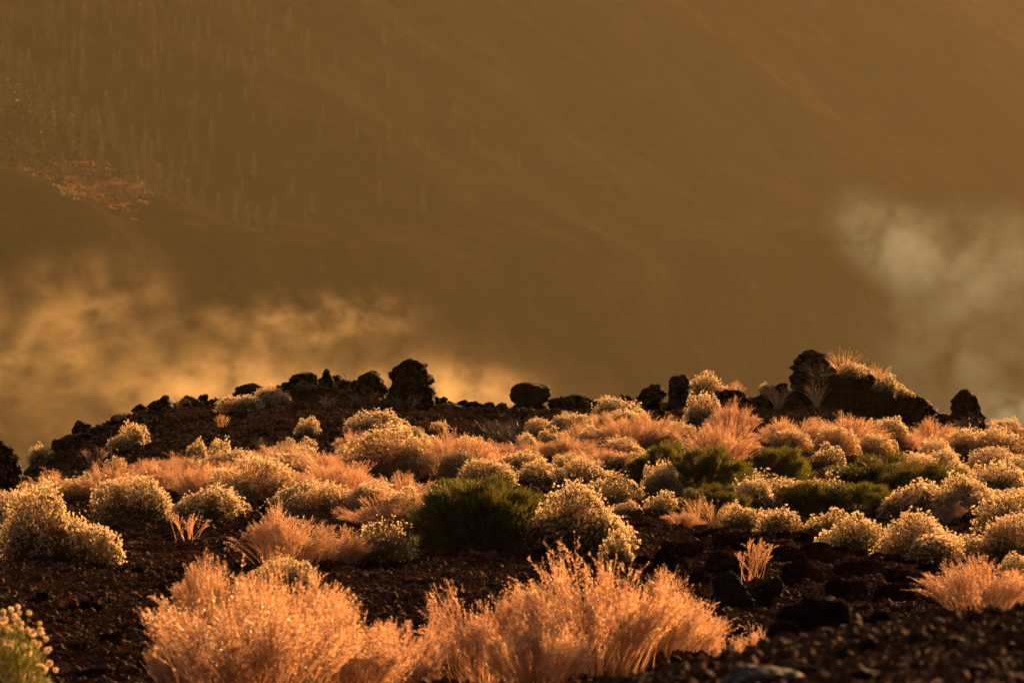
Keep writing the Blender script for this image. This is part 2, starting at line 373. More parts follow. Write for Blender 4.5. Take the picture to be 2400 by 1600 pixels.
def profile_rock(pts, label, y, name='rock', seed=1, depth=0.7, group=None, sub=56, seg=84, amp=0.06):
    """a standing rock: pts = (row, left px, right px) from base to top, its own thickness behind"""
    s = K * PX * y
    rows = np.array([p[0] for p in pts], float); L_ = np.array([p[1] for p in pts], float); R_ = np.array([p[2] for p in pts], float)
    t = np.linspace(0, 1, sub); tt = np.linspace(0, 1, len(pts))
    rw = np.interp(t, tt, rows); l = np.interp(t, tt, L_); r_ = np.interp(t, tt, R_)
    wd_ = r_ - l; jag = np.array([fbm2(t * 9 + seed * 2.3, t * 0 + k_, 3, seed, 0.7) for k_ in (0.5, 7.5)])
    l = l + jag[0] * wd_ * 2.4 * amp; r_ = r_ + jag[1] * wd_ * 2.4 * amp
    cx0 = (L_[0] + R_[0]) / 2 * K; x0 = (cx0 - 1200) * PX * y
    z0 = -(rows[0] * K - 800) * PX * y
    zc = -(rw * K - 800) * PX * y - z0
    xc = ((l + r_) / 2 * K - 1200) * PX * y - x0; hw = (r_ - l) / 2 * s
    th = np.linspace(0, 2 * math.pi, seg, endpoint=False)
    ct, st = np.cos(th), np.sin(th); q = 0.8
    ex = np.sign(ct) * np.abs(ct) ** q; ey = np.sign(st) * np.abs(st) ** q
    P = np.stack([xc[:, None] + hw[:, None] * ex, np.broadcast_to(hw[:, None] * 0.25 + hw.max() * 0.75, (sub, seg)) * depth * ey * np.minimum(1, hw[:, None] / hw.max() * 2.2), np.broadcast_to(zc[:, None], (sub, seg))], -1).reshape(-1, 3)
    P = np.concatenate([P, [[xc[-1], 0, zc[-1] + hw[-1] * 0.25]]])
    i = np.arange(sub * seg).reshape(sub, seg)
    F4 = np.stack([i[:-1], np.roll(i, -1, 1)[:-1], np.roll(i, -1, 1)[1:], i[1:]], -1).reshape(-1, 4)
    top = np.full(seg, sub * seg); F3 = np.stack([i[-1], np.roll(i[-1], -1), top], 1)
    sz = hw.max(); rc = np.random.default_rng(seed + 50); cen = np.array([xc.mean(), 0, zc.mean()])
    for _ in range(16):
        nr = unit(rc.normal(size=(1, 3)) * np.array([0.35, 1, 0.25]))[0]; e = (P - cen) @ nr; m_ = np.percentile(e, rc.uniform(88, 97))
        P = P - np.maximum(e - m_, 0)[:, None] * nr * 0.75
    d = unit(P - np.array([xc.mean(), 0, zc.mean()]))
    n = fbm3(P / sz * 2.4 + seed * 5.7, 5, seed, 0.6, True)
    wo = worley(P / sz, 40, seed + 2); wo2 = worley(P / sz, 420, seed + 3)
    loc = np.concatenate([np.repeat(np.clip(hw / sz * 1.15, 0.3, 1), seg), [0.2]])
    P = P + d * (loc * (n * amp * 1.6 + 0.10 - 0.60 * wo ** 1.2 * (amp / 0.05) + 0.05 - 0.75 * wo2 * (amp / 0.05) + 0.05 * fbm3(P / sz * 9 + seed, 3, seed + 31, 0.6)) * sz)[:, None] + unit(rng.normal(size=P.shape)) * sz * 0.012
    P[:seg, 2] -= 0.3
    o = obj(name, mesh(name, P, [F4, F3], M_lava, False), None, (x0, y, z0))
    return tag(o, label, 'rock', group)

# ridge line: standing stones
profile_rock([(945, 872, 1022), (925, 882, 1010), (905, 888, 1000), (885, 890, 988), (865, 893, 984), (850, 899, 981), (838, 916, 976), (831, 924, 962), (825, 930, 950), (818, 936, 943)], 'tall jagged black rock, highest of the peaks on the ridge line', 97.6, seed=3, amp=0.05)
profile_rock([(935, 800, 892), (905, 808, 890), (885, 812, 887), (868, 820, 880), (856, 832, 870), (851, 842, 862)], 'dome shaped black rock leaning against the tall jagged peak', 98.0, seed=8, amp=0.05)
profile_rock([(915, 722, 775), (890, 728, 768), (870, 735, 764), (855, 741, 759), (846, 746, 753)], 'narrow pointed black rock spike on the ridge', 98.6, seed=14, amp=0.05)
profile_rock([(905, 655, 735), (885, 660, 732), (872, 664, 728), (862, 672, 724), (857, 690, 716)], 'flat topped black rock beside the narrow spike on the ridge', 98.4, seed=19, amp=0.06)
profile_rock([(915, 530, 618), (902, 534, 612), (892, 540, 606), (886, 552, 600), (882, 566, 592)], 'lumpy low black rock rising behind cream shrubs on the ridge', 99.7, seed=23, amp=0.07)
profile_rock([(965, 315, 400), (945, 328, 398), (930, 345, 392), (918, 362, 388), (908, 374, 384)], 'wedge shaped black rock with a sharp tip on the falling ridge', 98.0, seed=27, amp=0.05)
rock(440, 955, 62, 42, 'rounded black rock between wedge rock and cream shrubs on ridge', seed=31, y=99.2)
rock(482, 955, 46, 34, 'small squat black rock next to the cream shrubs on ridge', seed=33, y=99.0)
rock(290, 992, 90, 32, 'long low black rock on the falling end of the ridge', seed=35, y=98.5)
rock(225, 1008, 80, 32, 'rough black rock below the long low rock on the falling ridge', seed=37, y=97.5)
rock(155, 1052, 110, 62, 'broad dark rock capping the low end of the ridge', seed=39, y=96)
profile_rock([(1125, -70, 62), (1085, -66, 45), (1050, -60, 34), (1025, -50, 22), (1010, -35, 6)], 'dark boulder at the very foot of the falling ridge', 88.0, seed=41, amp=0.05)
rock(1098, 950, 66, 26, 'low dark mound of rock between tall peak and balancing boulder', seed=43, y=98.8)
rock(1030, 950, 90, 20, 'flat dark rock at the foot of the tall jagged peak', seed=44, y=98.5)
# balancing boulder: a flattened egg on a narrow block
profile_rock([(960, 1165, 1275), (945, 1172, 1268), (934, 1180, 1256), (928, 1188, 1246)], 'broad dark base stone under the balancing boulder', 97.6, seed=47, amp=0.04)
profile_rock([(931, 1200, 1236), (926, 1187, 1246), (919, 1178, 1254), (911, 1172, 1259), (903, 1169, 1261), (895, 1171, 1260), (889, 1178, 1256), (884, 1188, 1248), (880, 1200, 1236)], 'egg shaped boulder balanced on a base stone on the ridge', 97.6, seed=49, depth=0.8, amp=0.014)
rock(1282, 952, 66, 34, 'rough low rock right beside the balancing boulder', seed=51, y=98.8)
profile_rock([(948, 1298, 1362), (928, 1302, 1352), (915, 1304, 1342), (906, 1312, 1336)], 'knobbly dark rock near the balancing boulder', 98.8, seed=53, amp=0.07)
profile_rock([(960, 1448, 1535), (935, 1452, 1532), (915, 1456, 1530), (900, 1472, 1528), (888, 1490, 1522), (880, 1500, 1515)], 'double humped dark rock beside the upright loaf shaped stone', 97.8, seed=57, amp=0.06)
profile_rock([(955, 1532, 1600), (930, 1534, 1592), (905, 1535, 1590), (885, 1536, 1588), (870, 1541, 1584), (861, 1550, 1574)], 'upright loaf shaped dark stone beside a cream ridge shrub', 97.6, seed=59, amp=0.045)
rock(1700, 940, 60, 40, 'small dark rock left of the great outcrop', seed=61, y=98.6)
# the great outcrop: several blocks
G = 'blocks of the rock outcrop on the ridge'
profile_rock([(985, 1790, 2170), (955, 1800, 2165), (925, 1812, 2120), (905, 1822, 2085), (885, 1840, 2060), (868, 1880, 2030)], 'wide sloping main block of the great rock outcrop', 97.5, seed=63, depth=0.5, amp=0.035)
profile_rock([(910, 1800, 1930), (880, 1806, 1925), (855, 1812, 1922), (835, 1826, 1920), (818, 1838, 1910), (808, 1846, 1876), (803, 1852, 1868)], 'rugged top block crowning the great rock outcrop', 97.8, seed=67, amp=0.06)
profile_rock([(900, 1900, 1990), (865, 1905, 1985), (845, 1915, 1972), (832, 1925, 1950)], 'dark block behind the dry grass atop the great outcrop', 98.2, seed=69, amp=0.06)
profile_rock([(975, 1690, 1830), (940, 1700, 1825), (915, 1730, 1818), (895, 1765, 1812), (882, 1790, 1808)], 'sloping shoulder block on the near side of the great outcrop', 97.2, seed=71, depth=0.6, amp=0.05)
profile_rock([(985, 2040, 2172), (960, 2050, 2162), (938, 2058, 2148), (920, 2068, 2130), (908, 2085, 2112)], 'rounded end block of the great outcrop', 96.6, seed=73, amp=0.05)
profile_rock([(1010, 2184, 2276), (985, 2184, 2272), (960, 2185, 2266), (935, 2186, 2258), (915, 2192, 2246), (902, 2200, 2234), (895, 2208, 2226)], 'solitary upright dark stone standing apart from the great outcrop', 93.0, seed=77, depth=0.75, amp=0.035)
Gr = 'small jagged stones along the ridge line'
_q = random.Random(5)
for i, px in enumerate([130, 185, 260, 318, 350, 415, 462, 508, 520, 600, 640, 668, 740, 775, 790, 815, 1000, 1015, 1060, 1075, 1120, 1150, 1268, 1300, 1345, 1372, 1400, 1440, 1600, 1660, 1690, 1715]):
    w = _q.uniform(22, 52); yy = _q.uniform(98.2, 99.8)
    rock(px, None, w, w * _q.uniform(0.4, 0.85), 'small jagged dark stone set along the ridge line', Gr, seed=220 + i, n=4, y=yy, sink=0.25)
rock(830, 972, 210, 66, 'broad dark base of rock joining the ridge peaks together', seed=301, y=97.6, sink=0.35, depth=0.5)
rock(715, 948, 150, 58, 'dark craggy block below the narrow spike on the ridge', seed=303, y=97.9, sink=0.35, depth=0.5)
rock(950, 978, 170, 46, 'dark craggy apron of rock under the tall jagged peak', seed=305, y=97.4, sink=0.35, depth=0.5)
rock(340, 995, 120, 44, 'dark craggy block under the wedge shaped rock', seed=307, y=97.0, sink=0.35, depth=0.5)
# slope and middle distance
rock(770, 1188, 66, 44, 'small black rock wedged between dark green shrub and cream shrubs', seed=81)
rock(612, 1190, 40, 28, 'small dark rock behind the tall dry weed bush', seed=83)
rock(1680, 1400, 115, 92, 'peaked dark boulder beside the sparse red dry spikes', seed=87, sink=0.2)
rock(1765, 1392, 95, 62, 'rounded dark boulder next to the peaked boulder and red spikes', seed=89)
rock(1890, 1480, 255, 135, 'largest dark boulder on the bare foreground', seed=91, y=18.8, sink=0.25, depth=0.6)
rock(1800, 1470, 100, 75, 'dark stone tucked against the largest foreground boulder', seed=93, y=18.6)
rock(2030, 1480, 70, 60, 'dark upright stone between largest boulder and fallen seed heads', seed=95, y=18.2)
rock(2160, 1455, 90, 36, 'squat stone below the fallen seed heads', seed=96, y=18.0)
rock(1740, 1590, 235, 92, 'smooth grey flat stone with sunlit edge in the cinder', seed=99, y0=11.0, mat=M_slab, sink=0.3, depth=0.8, rz=0.3)
Gs = 'low crusted stones in the bare patch'
for i, (px, row, w, h) in enumerate([(1560, 1275, 120, 45), (1640, 1240, 90, 34), (1700, 1262, 140, 42), (1800, 1290, 110, 36), (1540, 1315, 90, 40), (1900, 1295, 150, 40), (1985, 1325, 150, 44), (1850, 1330, 110, 42), (2090, 1345, 120, 38), (1950, 1370, 110, 45), (2060, 1390, 120, 50), (1770, 1262, 70, 28), (1600, 1345, 80, 34), (2140, 1320, 80, 26), (1470, 1300, 70, 24), (1870, 1255, 100, 28), (1660, 1300, 90, 34), (2040, 1290, 80, 24)]):
    rock(px, row, w, h, 'low crusted dark stone half buried in the bare rough patch', Gs, seed=120 + i, n=5, sink=0.55, depth=0.9, mat=M_crust)
Gl = 'dark clods on the open soil by the big cream shrub'
for i, (px, row, w, h) in enumerate([(205, 1400, 60, 22), (330, 1385, 46, 18), (130, 1440, 50, 18), (250, 1480, 70, 24), (90, 1380, 44, 16), (310, 1320, 40, 15), (210, 1560, 90, 30), (330, 1540, 60, 22)]):
    rock(px, row, w, h, 'low dark clod of lava on the open soil below the big cream shrub', Gl, seed=160 + i, n=5, sink=0.5, mat=M_crust)
Gf = 'loose stones along the near cinder bank'
for i, (px, row, w, h, y) in enumerate([(880, 1562, 26, 14, 18), (915, 1560, 30, 14, 17.6), (1400, 1545, 34, 18, 18), (1475, 1535, 40, 20, 18), (1555, 1528, 34, 18, 18), (1600, 1520, 30, 20, 18.2), (1700, 1475, 40, 26, 18.5), (1745, 1470, 46, 30, 18.3), (2250, 1430, 50, 22, 18.5), (2210, 1490, 46, 22, 16.5), (2330, 1500, 60, 26, 15.5), (2100, 1540, 60, 24, 15.2), (1940, 1520, 50, 22, 16), (1560, 1575, 50, 20, 15.5), (2260, 1560, 70, 26, 14.5), (1330, 1565, 40, 18, 0), (1850, 1560, 70, 30, 0), (2000, 1500, 60, 28, 0), (2150, 1505, 50, 22, 0), (2300, 1460, 44, 20, 0), (1640, 1550, 44, 20, 0), (1180, 1560, 30, 14, 0), (1980, 1570, 80, 30, 0)]):
    rock(px, row, w, h, 'loose dark stone lying along the near cinder bank', Gf, seed=190 + i, n=4, y0=11.5, sink=0.3)

# ------------------------------------------------------------------ plant builders (prototype meshes at real size)
def dome_dirs(n, r, low=-0.05, top=1.0):
    z = r.uniform(low, top, n); a = r.uniform(0, 2 * math.pi, n); q = np.sqrt(np.maximum(1 - z * z, 0))
    return np.stack([q * np.cos(a), q * np.sin(a), z], 1)
def lump(d, seed): return 1 + 0.22 * fbm3(d * 1.7 + seed * 4.3, 3, seed)
def stars(C, R, nb, r):
    n = len(C); d = unit(r.normal(size=(n, nb, 3))); R = np.broadcast_to(R, (n,))
    return blades((C[:, None] + d * R[:, None, None] * 0.1).reshape(-1, 3), d.reshape(-1, 3), np.repeat(R, nb), np.repeat(R * 0.75, nb), r)
def shrub_proto(seed, W, Hh, heads, leaves, stems, hr=0.0125, leafmat=None, headfrac=1.0):
    """shrub of a few grown together cushions: thin stems carrying globe shaped seed heads"""
    r = np.random.default_rng(seed); R0 = W / 2
    k = int(r.integers(4, 7)); sub = [(np.array([r.normal() * 0.14, r.normal() * 0.14, 0.0]) * R0, R0 * 0.66, Hh * 0.97)]
    for i in range(k):
        a = i * 6.283 / k + r.uniform(-0.4, 0.4); q = r.uniform(0.3, 0.72) * R0; rr = r.uniform(0.3, 0.62) * R0
        sub.append((np.array([math.cos(a) * q, math.sin(a) * q, 0.0]), rr, Hh * r.uniform(0.4, 0.98)))
    wt = np.array([q[1] ** 2 for q in sub]); wt = wt / wt.sum()
    def cloud(n, low, rad):
        P = []; D = []
        for i, (c, rr, hh) in enumerate(sub):
            m = int(n * wt[i]); d = dome_dirs(m, r, low); f = lump(d, seed + i) * rad(m, d)
            p = c + d * f[:, None] * np.array([rr, rr, hh]); ok = np.ones(m, bool)
            if low > -0.5:
                for j, (c2, r2, h2) in enumerate(sub):
                    if j != i: ok &= (((p - c2) / np.array([r2, r2, h2])) ** 2).sum(1) > 0.72
            P.append(p[ok]); D.append(d[ok])
        return np.concatenate(P), np.concatenate(D)
    tip, d = cloud(int(heads * 2.1), 0.0, lambda m, d: 1 - np.abs(r.normal(size=m)) * 0.05 + r.random(m) ** 3 * 0.16)
    ok = r.random(len(d)) < (0.32 + 0.75 * np.clip(d[:, 2] * 1.6, 0, 1)) * (0.35 + 0.65 * (0.5 + 0.6 * fbm3(tip / W * 6, 2, seed + 3)) ** headfrac)
    tip = tip[ok]; tip[:, 2] = np.maximum(tip[:, 2], 0.02)
    hd = stars(tip, hr * 1.25 * r.uniform(0.7, 1.25, len(tip)), 9, r)
    ns = min(len(tip), stems); ti = r.permutation(len(tip))[:ns]
    base = np.zeros((ns, 3)); base[:, :2] = tip[ti][:, :2] * 0.3
    mid = base * 0.35 + tip[ti] * 0.6; mid[:, 2] += 0.04 * Hh; mid[:, :2] *= 0.92
    q1 = base * 0.75 + mid * 0.25 + np.array([0, 0, 0.05 * Hh])
    P = np.stack([base, q1, mid, tip[ti]], 1) + r.normal(size=(ns, 4, 3)) * np.array([0, 0.012, 0.012, 0])[None, :, None]
    st = ribbons(P, np.broadcast_to(np.array([0.006, 0.005, 0.004, 0.0028]), (ns, 4)), r)
    C, dl = cloud(int(leaves * 1.35), -0.03 - 0.6, lambda m, d: np.sqrt(r.uniform(0.08, 0.84, m)))
    C[:, 2] = np.abs(C[:, 2]) + 0.012; nl = len(C)
    D = dl * np.array([1, 1, 0.3]) + np.array([0, 0, 0.8]) + r.normal(size=(nl, 3)) * 0.45
    lf = blades(C, D, r.uniform(0.022, 0.05, nl), r.uniform(0.008, 0.016, nl), r)
    return [('stem_tangle', mesh('stem_tangle', *st, M_stem)), ('foliage', mesh('foliage', *lf, leafmat or M_leaf)), ('seed_head_cover', mesh('seed_head_cover', *hd, M_head))]
def weed_proto(seed, W, Hh, stems, sub, pods, wid=0.0040, podl=0.033, podw=0.006, fan=1.0):
    """dry plumed weed bush: a fan of fine stems with pods set along their upper half"""
    r = np.random.default_rng(seed)
    nc = max(12, stems // 9); ck = r.integers(0, nc, stems)      # plumes of a few stems each
    a = r.uniform(0, 2 * math.pi, nc)[ck] + r.normal(size=stems) * 0.05; q = np.clip(np.sqrt(r.random(nc))[ck] * fan + r.normal(size=stems) * 0.04, 0, 1.1)
    ch = r.uniform(0.72, 1.1, nc)[ck]
    ln = Hh * (1 - 0.42 * q ** 2) * ch * r.uniform(0.8, 1.03, stems) * (1 + 0.16 * np.sin(a * 3 + seed)) * np.where(r.random(nc)[ck] < 0.10, 1.2, 1.0)
    tip = np.stack([np.cos(a) * q * W / 2, np.sin(a) * q * W / 2, ln], 1)
    base = np.stack([np.cos(a) * q * W * 0.20, np.sin(a) * q * W * 0.20, np.zeros(stems)], 1) + r.normal(size=(stems, 3)) * np.array([0.05, 0.05, 0]) * W
    tip = tip + r.normal(size=(stems, 3)) * np.array([0.018, 0.018, 0.0]) * W
    t = np.linspace(0, 1, 5)
    def curve(b, e, bow):
        c = b[:, None] * (1 - t)[None, :, None] + e[:, None] * t[None, :, None]
        c[..., 2] += (np.sin(t * math.pi) * 1.0)[None] * bow[:, None]
        return c
    main = curve(base, tip, 0.05 * Hh * q)
    main += np.cumsum(r.normal(size=main.shape) * 0.006, axis=1) * (t[None, :, None] > 0)
    rib = [ribbons(main, np.broadcast_to(np.array([1.2, 1.1, 1.0, 0.8, 0.45]) * wid, (stems, 5)), r)]
    ends = [main]
    for k in range(sub):
        j = r.integers(1, 4, stems); b = main[np.arange(stems), j]
        rest = main[:, -1] - b
        e = b + rest * r.uniform(0.75, 1.05, (stems, 1)) + r.normal(size=(stems, 3)) * np.array([0.06, 0.06, 0.02]) * Hh
        e[:, 2] = np.maximum(e[:, 2], b[:, 2] * 0.9 + 0.02)
        c = curve(b, e, 0.02 * np.ones(stems)); rib.append(ribbons(c, np.broadcast_to(np.array([0.8, 0.8, 0.7, 0.6, 0.4]) * wid, (stems, 5)), r)); ends.append(c)
    A = np.concatenate(ends); nb = len(A)
    tp = 1 - 0.58 * r.random((nb, pods)) ** 1.2; f = tp * 4; i0 = np.minimum(f.astype(int), 3); fr = (f - i0)[..., None]
    ii = np.arange(nb)[:, None]
    C = (A[ii, i0] * (1 - fr) + A[ii, i0 + 1] * fr).reshape(-1, 3)
    ax = unit(A[ii, i0 + 1] - A[ii, i0]).reshape(-1, 3)
    side = unit(np.cross(ax, unit(r.normal(size=ax.shape))))
    D = ax * 0.8 + side * 0.62
    L_ = (podl * (1.35 - 0.75 * tp) * r.uniform(0.7, 1.2, tp.shape)).ravel()
    pd = blades(C, D, L_, podw * r.uniform(0.7, 1.2, len(C)), r)
    sv, sf = join(*rib)
    return [('stem_fan', mesh('stem_fan', sv, sf, M_straw)), ('seed_pod_cover', mesh('seed_pod_cover', *pd, M_pod))]
def broom_proto(seed, W, Hh, n):
    """broom: several leaning tufts of fine green rods"""
    r = np.random.default_rng(seed); E = np.array([W / 2, W / 2, Hh])
    m = 170; c = dome_dirs(m, r, 0.0); c = c * lump(c, seed)[:, None] * r.uniform(0.5, 0.93, (m, 1))
    k = r.integers(0, m, n)
    loc = c[k] * E + dome_dirs(n, r, -0.6) * r.random((n, 1)) ** 0.6 * np.array([0.12, 0.12, 0.10])
    loc[:, 2] = np.maximum(loc[:, 2], 0.03)
    dr = unit(c[k] * np.array([1.0, 1.0, 0.4]) + np.array([0, 0, 0.6]) + r.normal(size=(n, 3)) * 0.2)
    L_ = r.uniform(0.04, 0.115, n); tip = loc + dr * L_[:, None] * 0.5; b = loc - dr * L_[:, None] * 0.5; b[:, 2] = np.maximum(b[:, 2], 0)
    P = np.stack([b, (b + tip) / 2 + r.normal(size=(n, 3)) * 0.006, tip], 1)
    st = ribbons(P, np.broadcast_to(np.array([0.006, 0.005, 0.0025]), (n, 3)), r)
    m = 120; e = dome_dirs(m, r, 0.05) * E * 0.75; b = e * np.array([0.15, 0.15, 0.0])
    w = ribbons(np.stack([b, (b + e) / 2 + np.array([0, 0, 0.04]), e], 1), np.broadcast_to(np.array([0.016, 0.011, 0.006]), (m, 3)), r)
    return [('woody_branch', mesh('woody_branch', *w, M_dead)), ('green_stem_mass', mesh('green_stem_mass', *st, M_green))]
def grass_proto(seed, n, L0, spread, mat, w=0.006, plume=True):
    r = np.random.default_rng(seed); a = r.uniform(0, 6.283, n); q = r.random(n) ** 0.7 * spread; L_ = L0 * r.uniform(0.5, 1.1, n)
    b = np.stack([np.cos(a), np.sin(a), 0 * a], 1) * (0.12 * L0 * r.random(n))[:, None]
    t = np.linspace(0, 1, 5)
    P = b[:, None] + np.stack([np.cos(a)[:, None] * q[:, None] * t ** 1.6 * L_[:, None], np.sin(a)[:, None] * q[:, None] * t ** 1.6 * L_[:, None], L_[:, None] * (t - 0.25 * q[:, None] * t ** 2)], -1)
    parts = [('blade_tuft', mesh('blade_tuft', *ribbons(P, np.broadcast_to(np.array([1, 1, 0.9, 0.7, 0.2]) * w, (n, 5)), r), mat))]
    if plume:
        k = r.integers(0, n, n // 2 * 14); tp = r.uniform(0.72, 1, len(k)); f = tp * 4; i = np.minimum(f.astype(int), 3); fr = (f - i)[:, None]
        C = P[k, i] * (1 - fr) + P[k, i + 1] * fr; ax = unit(P[k, 4] - P[k, 3])
        parts.append(('seed_plume', mesh('seed_plume', *blades(C, ax + r.normal(size=C.shape) * 0.3, 0.03, 0.006, r), mat)))
    return parts
def twig_proto(seed, n, Hh, W, mat, depth=3, w0=0.012):
    r = random.Random(seed); pts = []; wd = []
    def grow(p, d, L_, w, k):
        q1 = p + d * L_ * 0.5 + Vector((r.gauss(0, 1), r.gauss(0, 1), r.gauss(0, 0.6))) * L_ * 0.07
        q2 = p + d * L_ + Vector((r.gauss(0, 1), r.gauss(0, 1), r.gauss(0, 0.6))) * L_ * 0.1
        pts.append([p[:], q1[:], q2[:]]); wd.append([w, w * 0.8, w * 0.6])
        if k:
            for _ in range(r.randint(2, 3)):
                nd = (d + Vector((r.gauss(0, 0.5), r.gauss(0, 0.5), r.gauss(0.1, 0.3)))).normalized()
                grow(Vector(q1 if r.random() < 0.3 else q2), nd, L_ * r.uniform(0.55, 0.85), w * 0.62, k - 1)
    for _ in range(n):
        a = r.uniform(0, 6.283); s = r.random() ** 0.6
        grow(Vector((math.cos(a), math.sin(a), 0)) * 0.04 * W, Vector((math.cos(a) * s * W / 2, math.sin(a) * s * W / 2, Hh)).normalized(), Hh * r.uniform(0.35, 0.5), w0, depth)
    rr = np.random.default_rng(seed)
    return [('branch_tangle', mesh('branch_tangle', *ribbons(np.array(pts), np.array(wd), rr), mat))]

S_L = [shrub_proto(s, 1.2, 0.72, 2300, 11000, 900) for s in (301, 302, 303, 304)]
S_M = [shrub_proto(s, 0.85, 0.52, 1150, 4200, 500) for s in (311, 312, 313, 314, 315, 316)]
S_S = [shrub_proto(s, 0.5, 0.36, 420, 1500, 220) for s in (321, 322, 323, 324, 325)]
S_D = [shrub_proto(s, 1.0, 0.6, 1500, 6000, 700, 0.0125, M_leafdry) for s in (331, 332, 333, 334)]       # dry, orange foliage
S_T = [shrub_proto(s, 1.0, 0.6, 620, 6500, 500, 0.0125, M_leaf, 3.0) for s in (341, 342)]       # few heads, leafy
W_N = [weed_proto(s, 1.25, 1.0, 360, 2, 20, 0.0036) for s in (401, 402, 403, 404, 405)]
W_F = [weed_proto(s, 1.3, 0.85, 520, 1, 20, 0.0045, 0.026, 0.006) for s in (411, 412, 413)]
W_S = [weed_proto(s, 0.6, 0.7, 26, 2, 22, 0.005, 0.026, 0.006) for s in (421, 422)]
B_G = [broom_proto(s, 1.5, 0.75, 26000) for s in (431, 432, 433)]
G_T = [grass_proto(s, 70, 0.5, 0.75, M_grass) for s in (441, 442)]
G_D = [twig_proto(s, 16, 0.45, 0.9, M_dead) for s in (451, 452)]
_dims = {}
def proto_dims(p):
    k = id(p)
    if k not in _dims:
        A = []
        for _, me in p:
            a = np.empty(len(me.vertices) * 3, np.float32); me.vertices.foreach_get('co', a); A.append(a.reshape(-1, 3))
        A = np.concatenate(A)
        ex = np.percentile(A, 98, axis=0) - np.percentile(A, 2, axis=0)
        _dims[k] = ((ex[0] + ex[1]) / 2, np.percentile(A[:, 2], 97))
    return _dims[k]
_cnt = {}
def plant(protos, name, cat, px, row, w, h, label, group=None, y=None, y0=29.0, z=None):
    if y is None: x, y = at(px, row, y0)
    else: x = (px * K - 1200) * PX * y
    k = _cnt.get(id(protos), 0); _cnt[id(protos)] = k + 1
    p = protos[k % len(protos)]
    s = K * PX * y; dw, dh = proto_dims(p)
    sx, sz = w * s / dw, h * s / dh
    zz = h1(x, y) - 0.03 if z is None else z
    t = thing(name, label, cat, (x, y, zz), rng.uniform(0, 6.28), (sx * rng.uniform(0.93, 1.08), sx, sz), group)
    t.rotation_euler = (rng.normal() * 0.05, rng.normal() * 0.05, t.rotation_euler[2])
    for nm, me in p: obj(nm, me, t, kind='stuff')
    return t
def zrow(row, y): return -(row * K - 800) * PX * y

# ------------------------------------------------------------------ seed head shrubs
SH = 'rounded shrubs with cream seed heads'
def S(kind, px, row, w, h, label, **k):
    h *= 0.92
    return plant({'L': S_L, 'M': S_M, 'S': S_S, 'D': S_D, 'T': S_T}[kind], 'seed_head_shrub', 'shrub', px, row, w, h, label, SH, **k)
S('L', 130, 1292, 232, 178, 'largest cream seed head shrub, alone on the dark open soil')
S('L', 12, 1225, 165, 100, 'cream shrub cut by the frame behind the largest cream shrub')
S('L', 308, 1205, 175, 112, 'round cream shrub with olive foliage standing right behind the largest shrub')
S('M', 468, 1205, 155, 92, 'cream shrub with dark green belly between round olive shrub and tall weeds')
S('D', 150, 1150, 150, 52, 'low orange tinted cream shrub behind the largest cream shrub')
S('M', 302, 1032, 84, 62, 'solitary ball shaped shrub high on the dark falling slope')
S('S', 86, 1070, 56, 52, 'small shrub against the broad rock at the low end of the ridge')
S('S', 262, 1082, 50, 36, 'little cream shrub beside the thin dark stalk')
S('S', 195, 1118, 36, 34, 'tiny olive and cream shrub on the dark slope below the ball shaped shrub')
S('S', 246, 1112, 34, 32, 'tiny cream shrub at the foot of the thin dark stalk')
S('S', 446, 1066, 56, 58, 'olive and cream shrub, half of a pair on the dark slope')
S('S', 496, 1066, 56, 62, 'tall cream topped shrub, other half of a pair on the dark slope')
S('T', 442, 1088, 62, 38, 'dark low shrub in front of the pair on the dark slope')
S('S', 706, 1002, 56, 44, 'small neat cream ball shrub below the pointed rock spike')
S('S', 655, 1038, 44, 36, 'small olive shrub of a touching pair on the dark slope')
S('S', 694, 1038, 56, 36, 'small wide cream shrub of a touching pair on the dark slope')
S('M', 556, 946, 100, 40, 'long low cream shrub on the ridge before the lumpy rock')
S('M', 620, 930, 90, 46, 'cream shrub on the ridge between lumpy rock and flat topped rock')
S('S', 700, 898, 60, 30, 'small cream shrub growing before the flat topped ridge rock')
S('M', 880, 992, 148, 52, 'wide cushion shrub with dark underside below the tall jagged peak')
S('S', 1006, 996, 42, 32, 'small reddish cream shrub near the wide cushion shrub')
S('M', 935, 1018, 100, 40, 'cream shrub in front of the wide cushion shrub')
S('D', 520, 1092, 160, 62, 'orange cream dome shrub below the pair on the dark slope')
S('D', 560, 1150, 190, 106, 'broad brownish dome shrub with dark base in the middle of the slope')
S('D', 660, 1108, 170, 72, 'orange cream dome shrub above the dark green bellied shrub')
S('M', 692, 1182, 152, 84, 'dark green shrub with pale seed head cap behind the small black rock')
S('D', 910, 1098, 185, 118, 'large bright cream dome on the middle slope left of orange weeds')
S('S', 800, 1062, 80, 40, 'cream shrub behind the large bright dome on the middle slope')
S('M', 848, 1180, 112, 72, 'cream shrub beside the small black rock and green broom')
S('T', 885, 1285, 150, 92, 'yellow green shrub with long stalked seed heads above dark bank')
S('M', 1120, 1112, 130, 58, 'cream dome behind the largest green broom')
S('M', 1235, 1108, 110, 52, 'cream dome with dark flank in the row behind the green broom')
S('M', 1330, 1108, 150, 60, 'wide cream dome in the row below the orange weeds')
S('M', 1430, 1080, 110, 46, 'cream dome at the far end of the row, touching green broom')
S('T', 1400, 1162, 130, 66, 'brownish shrub with scattered seed heads between green brooms')
S('L', 1330, 1262, 195, 150, 'big pale domed shrub pressed against the largest green broom')
S('S', 1418, 1290, 78, 74, 'dense cream shrub tumbling below the big pale dome')
S('M', 1418, 966, 118, 54, 'cream dome on the skyline beside the double humped rock')
S('M', 1440, 990, 96, 48, 'cream dome just in front of the skyline dome')
S('M', 1310, 1005, 110, 56, 'leafy cream shrub below the balancing boulder')
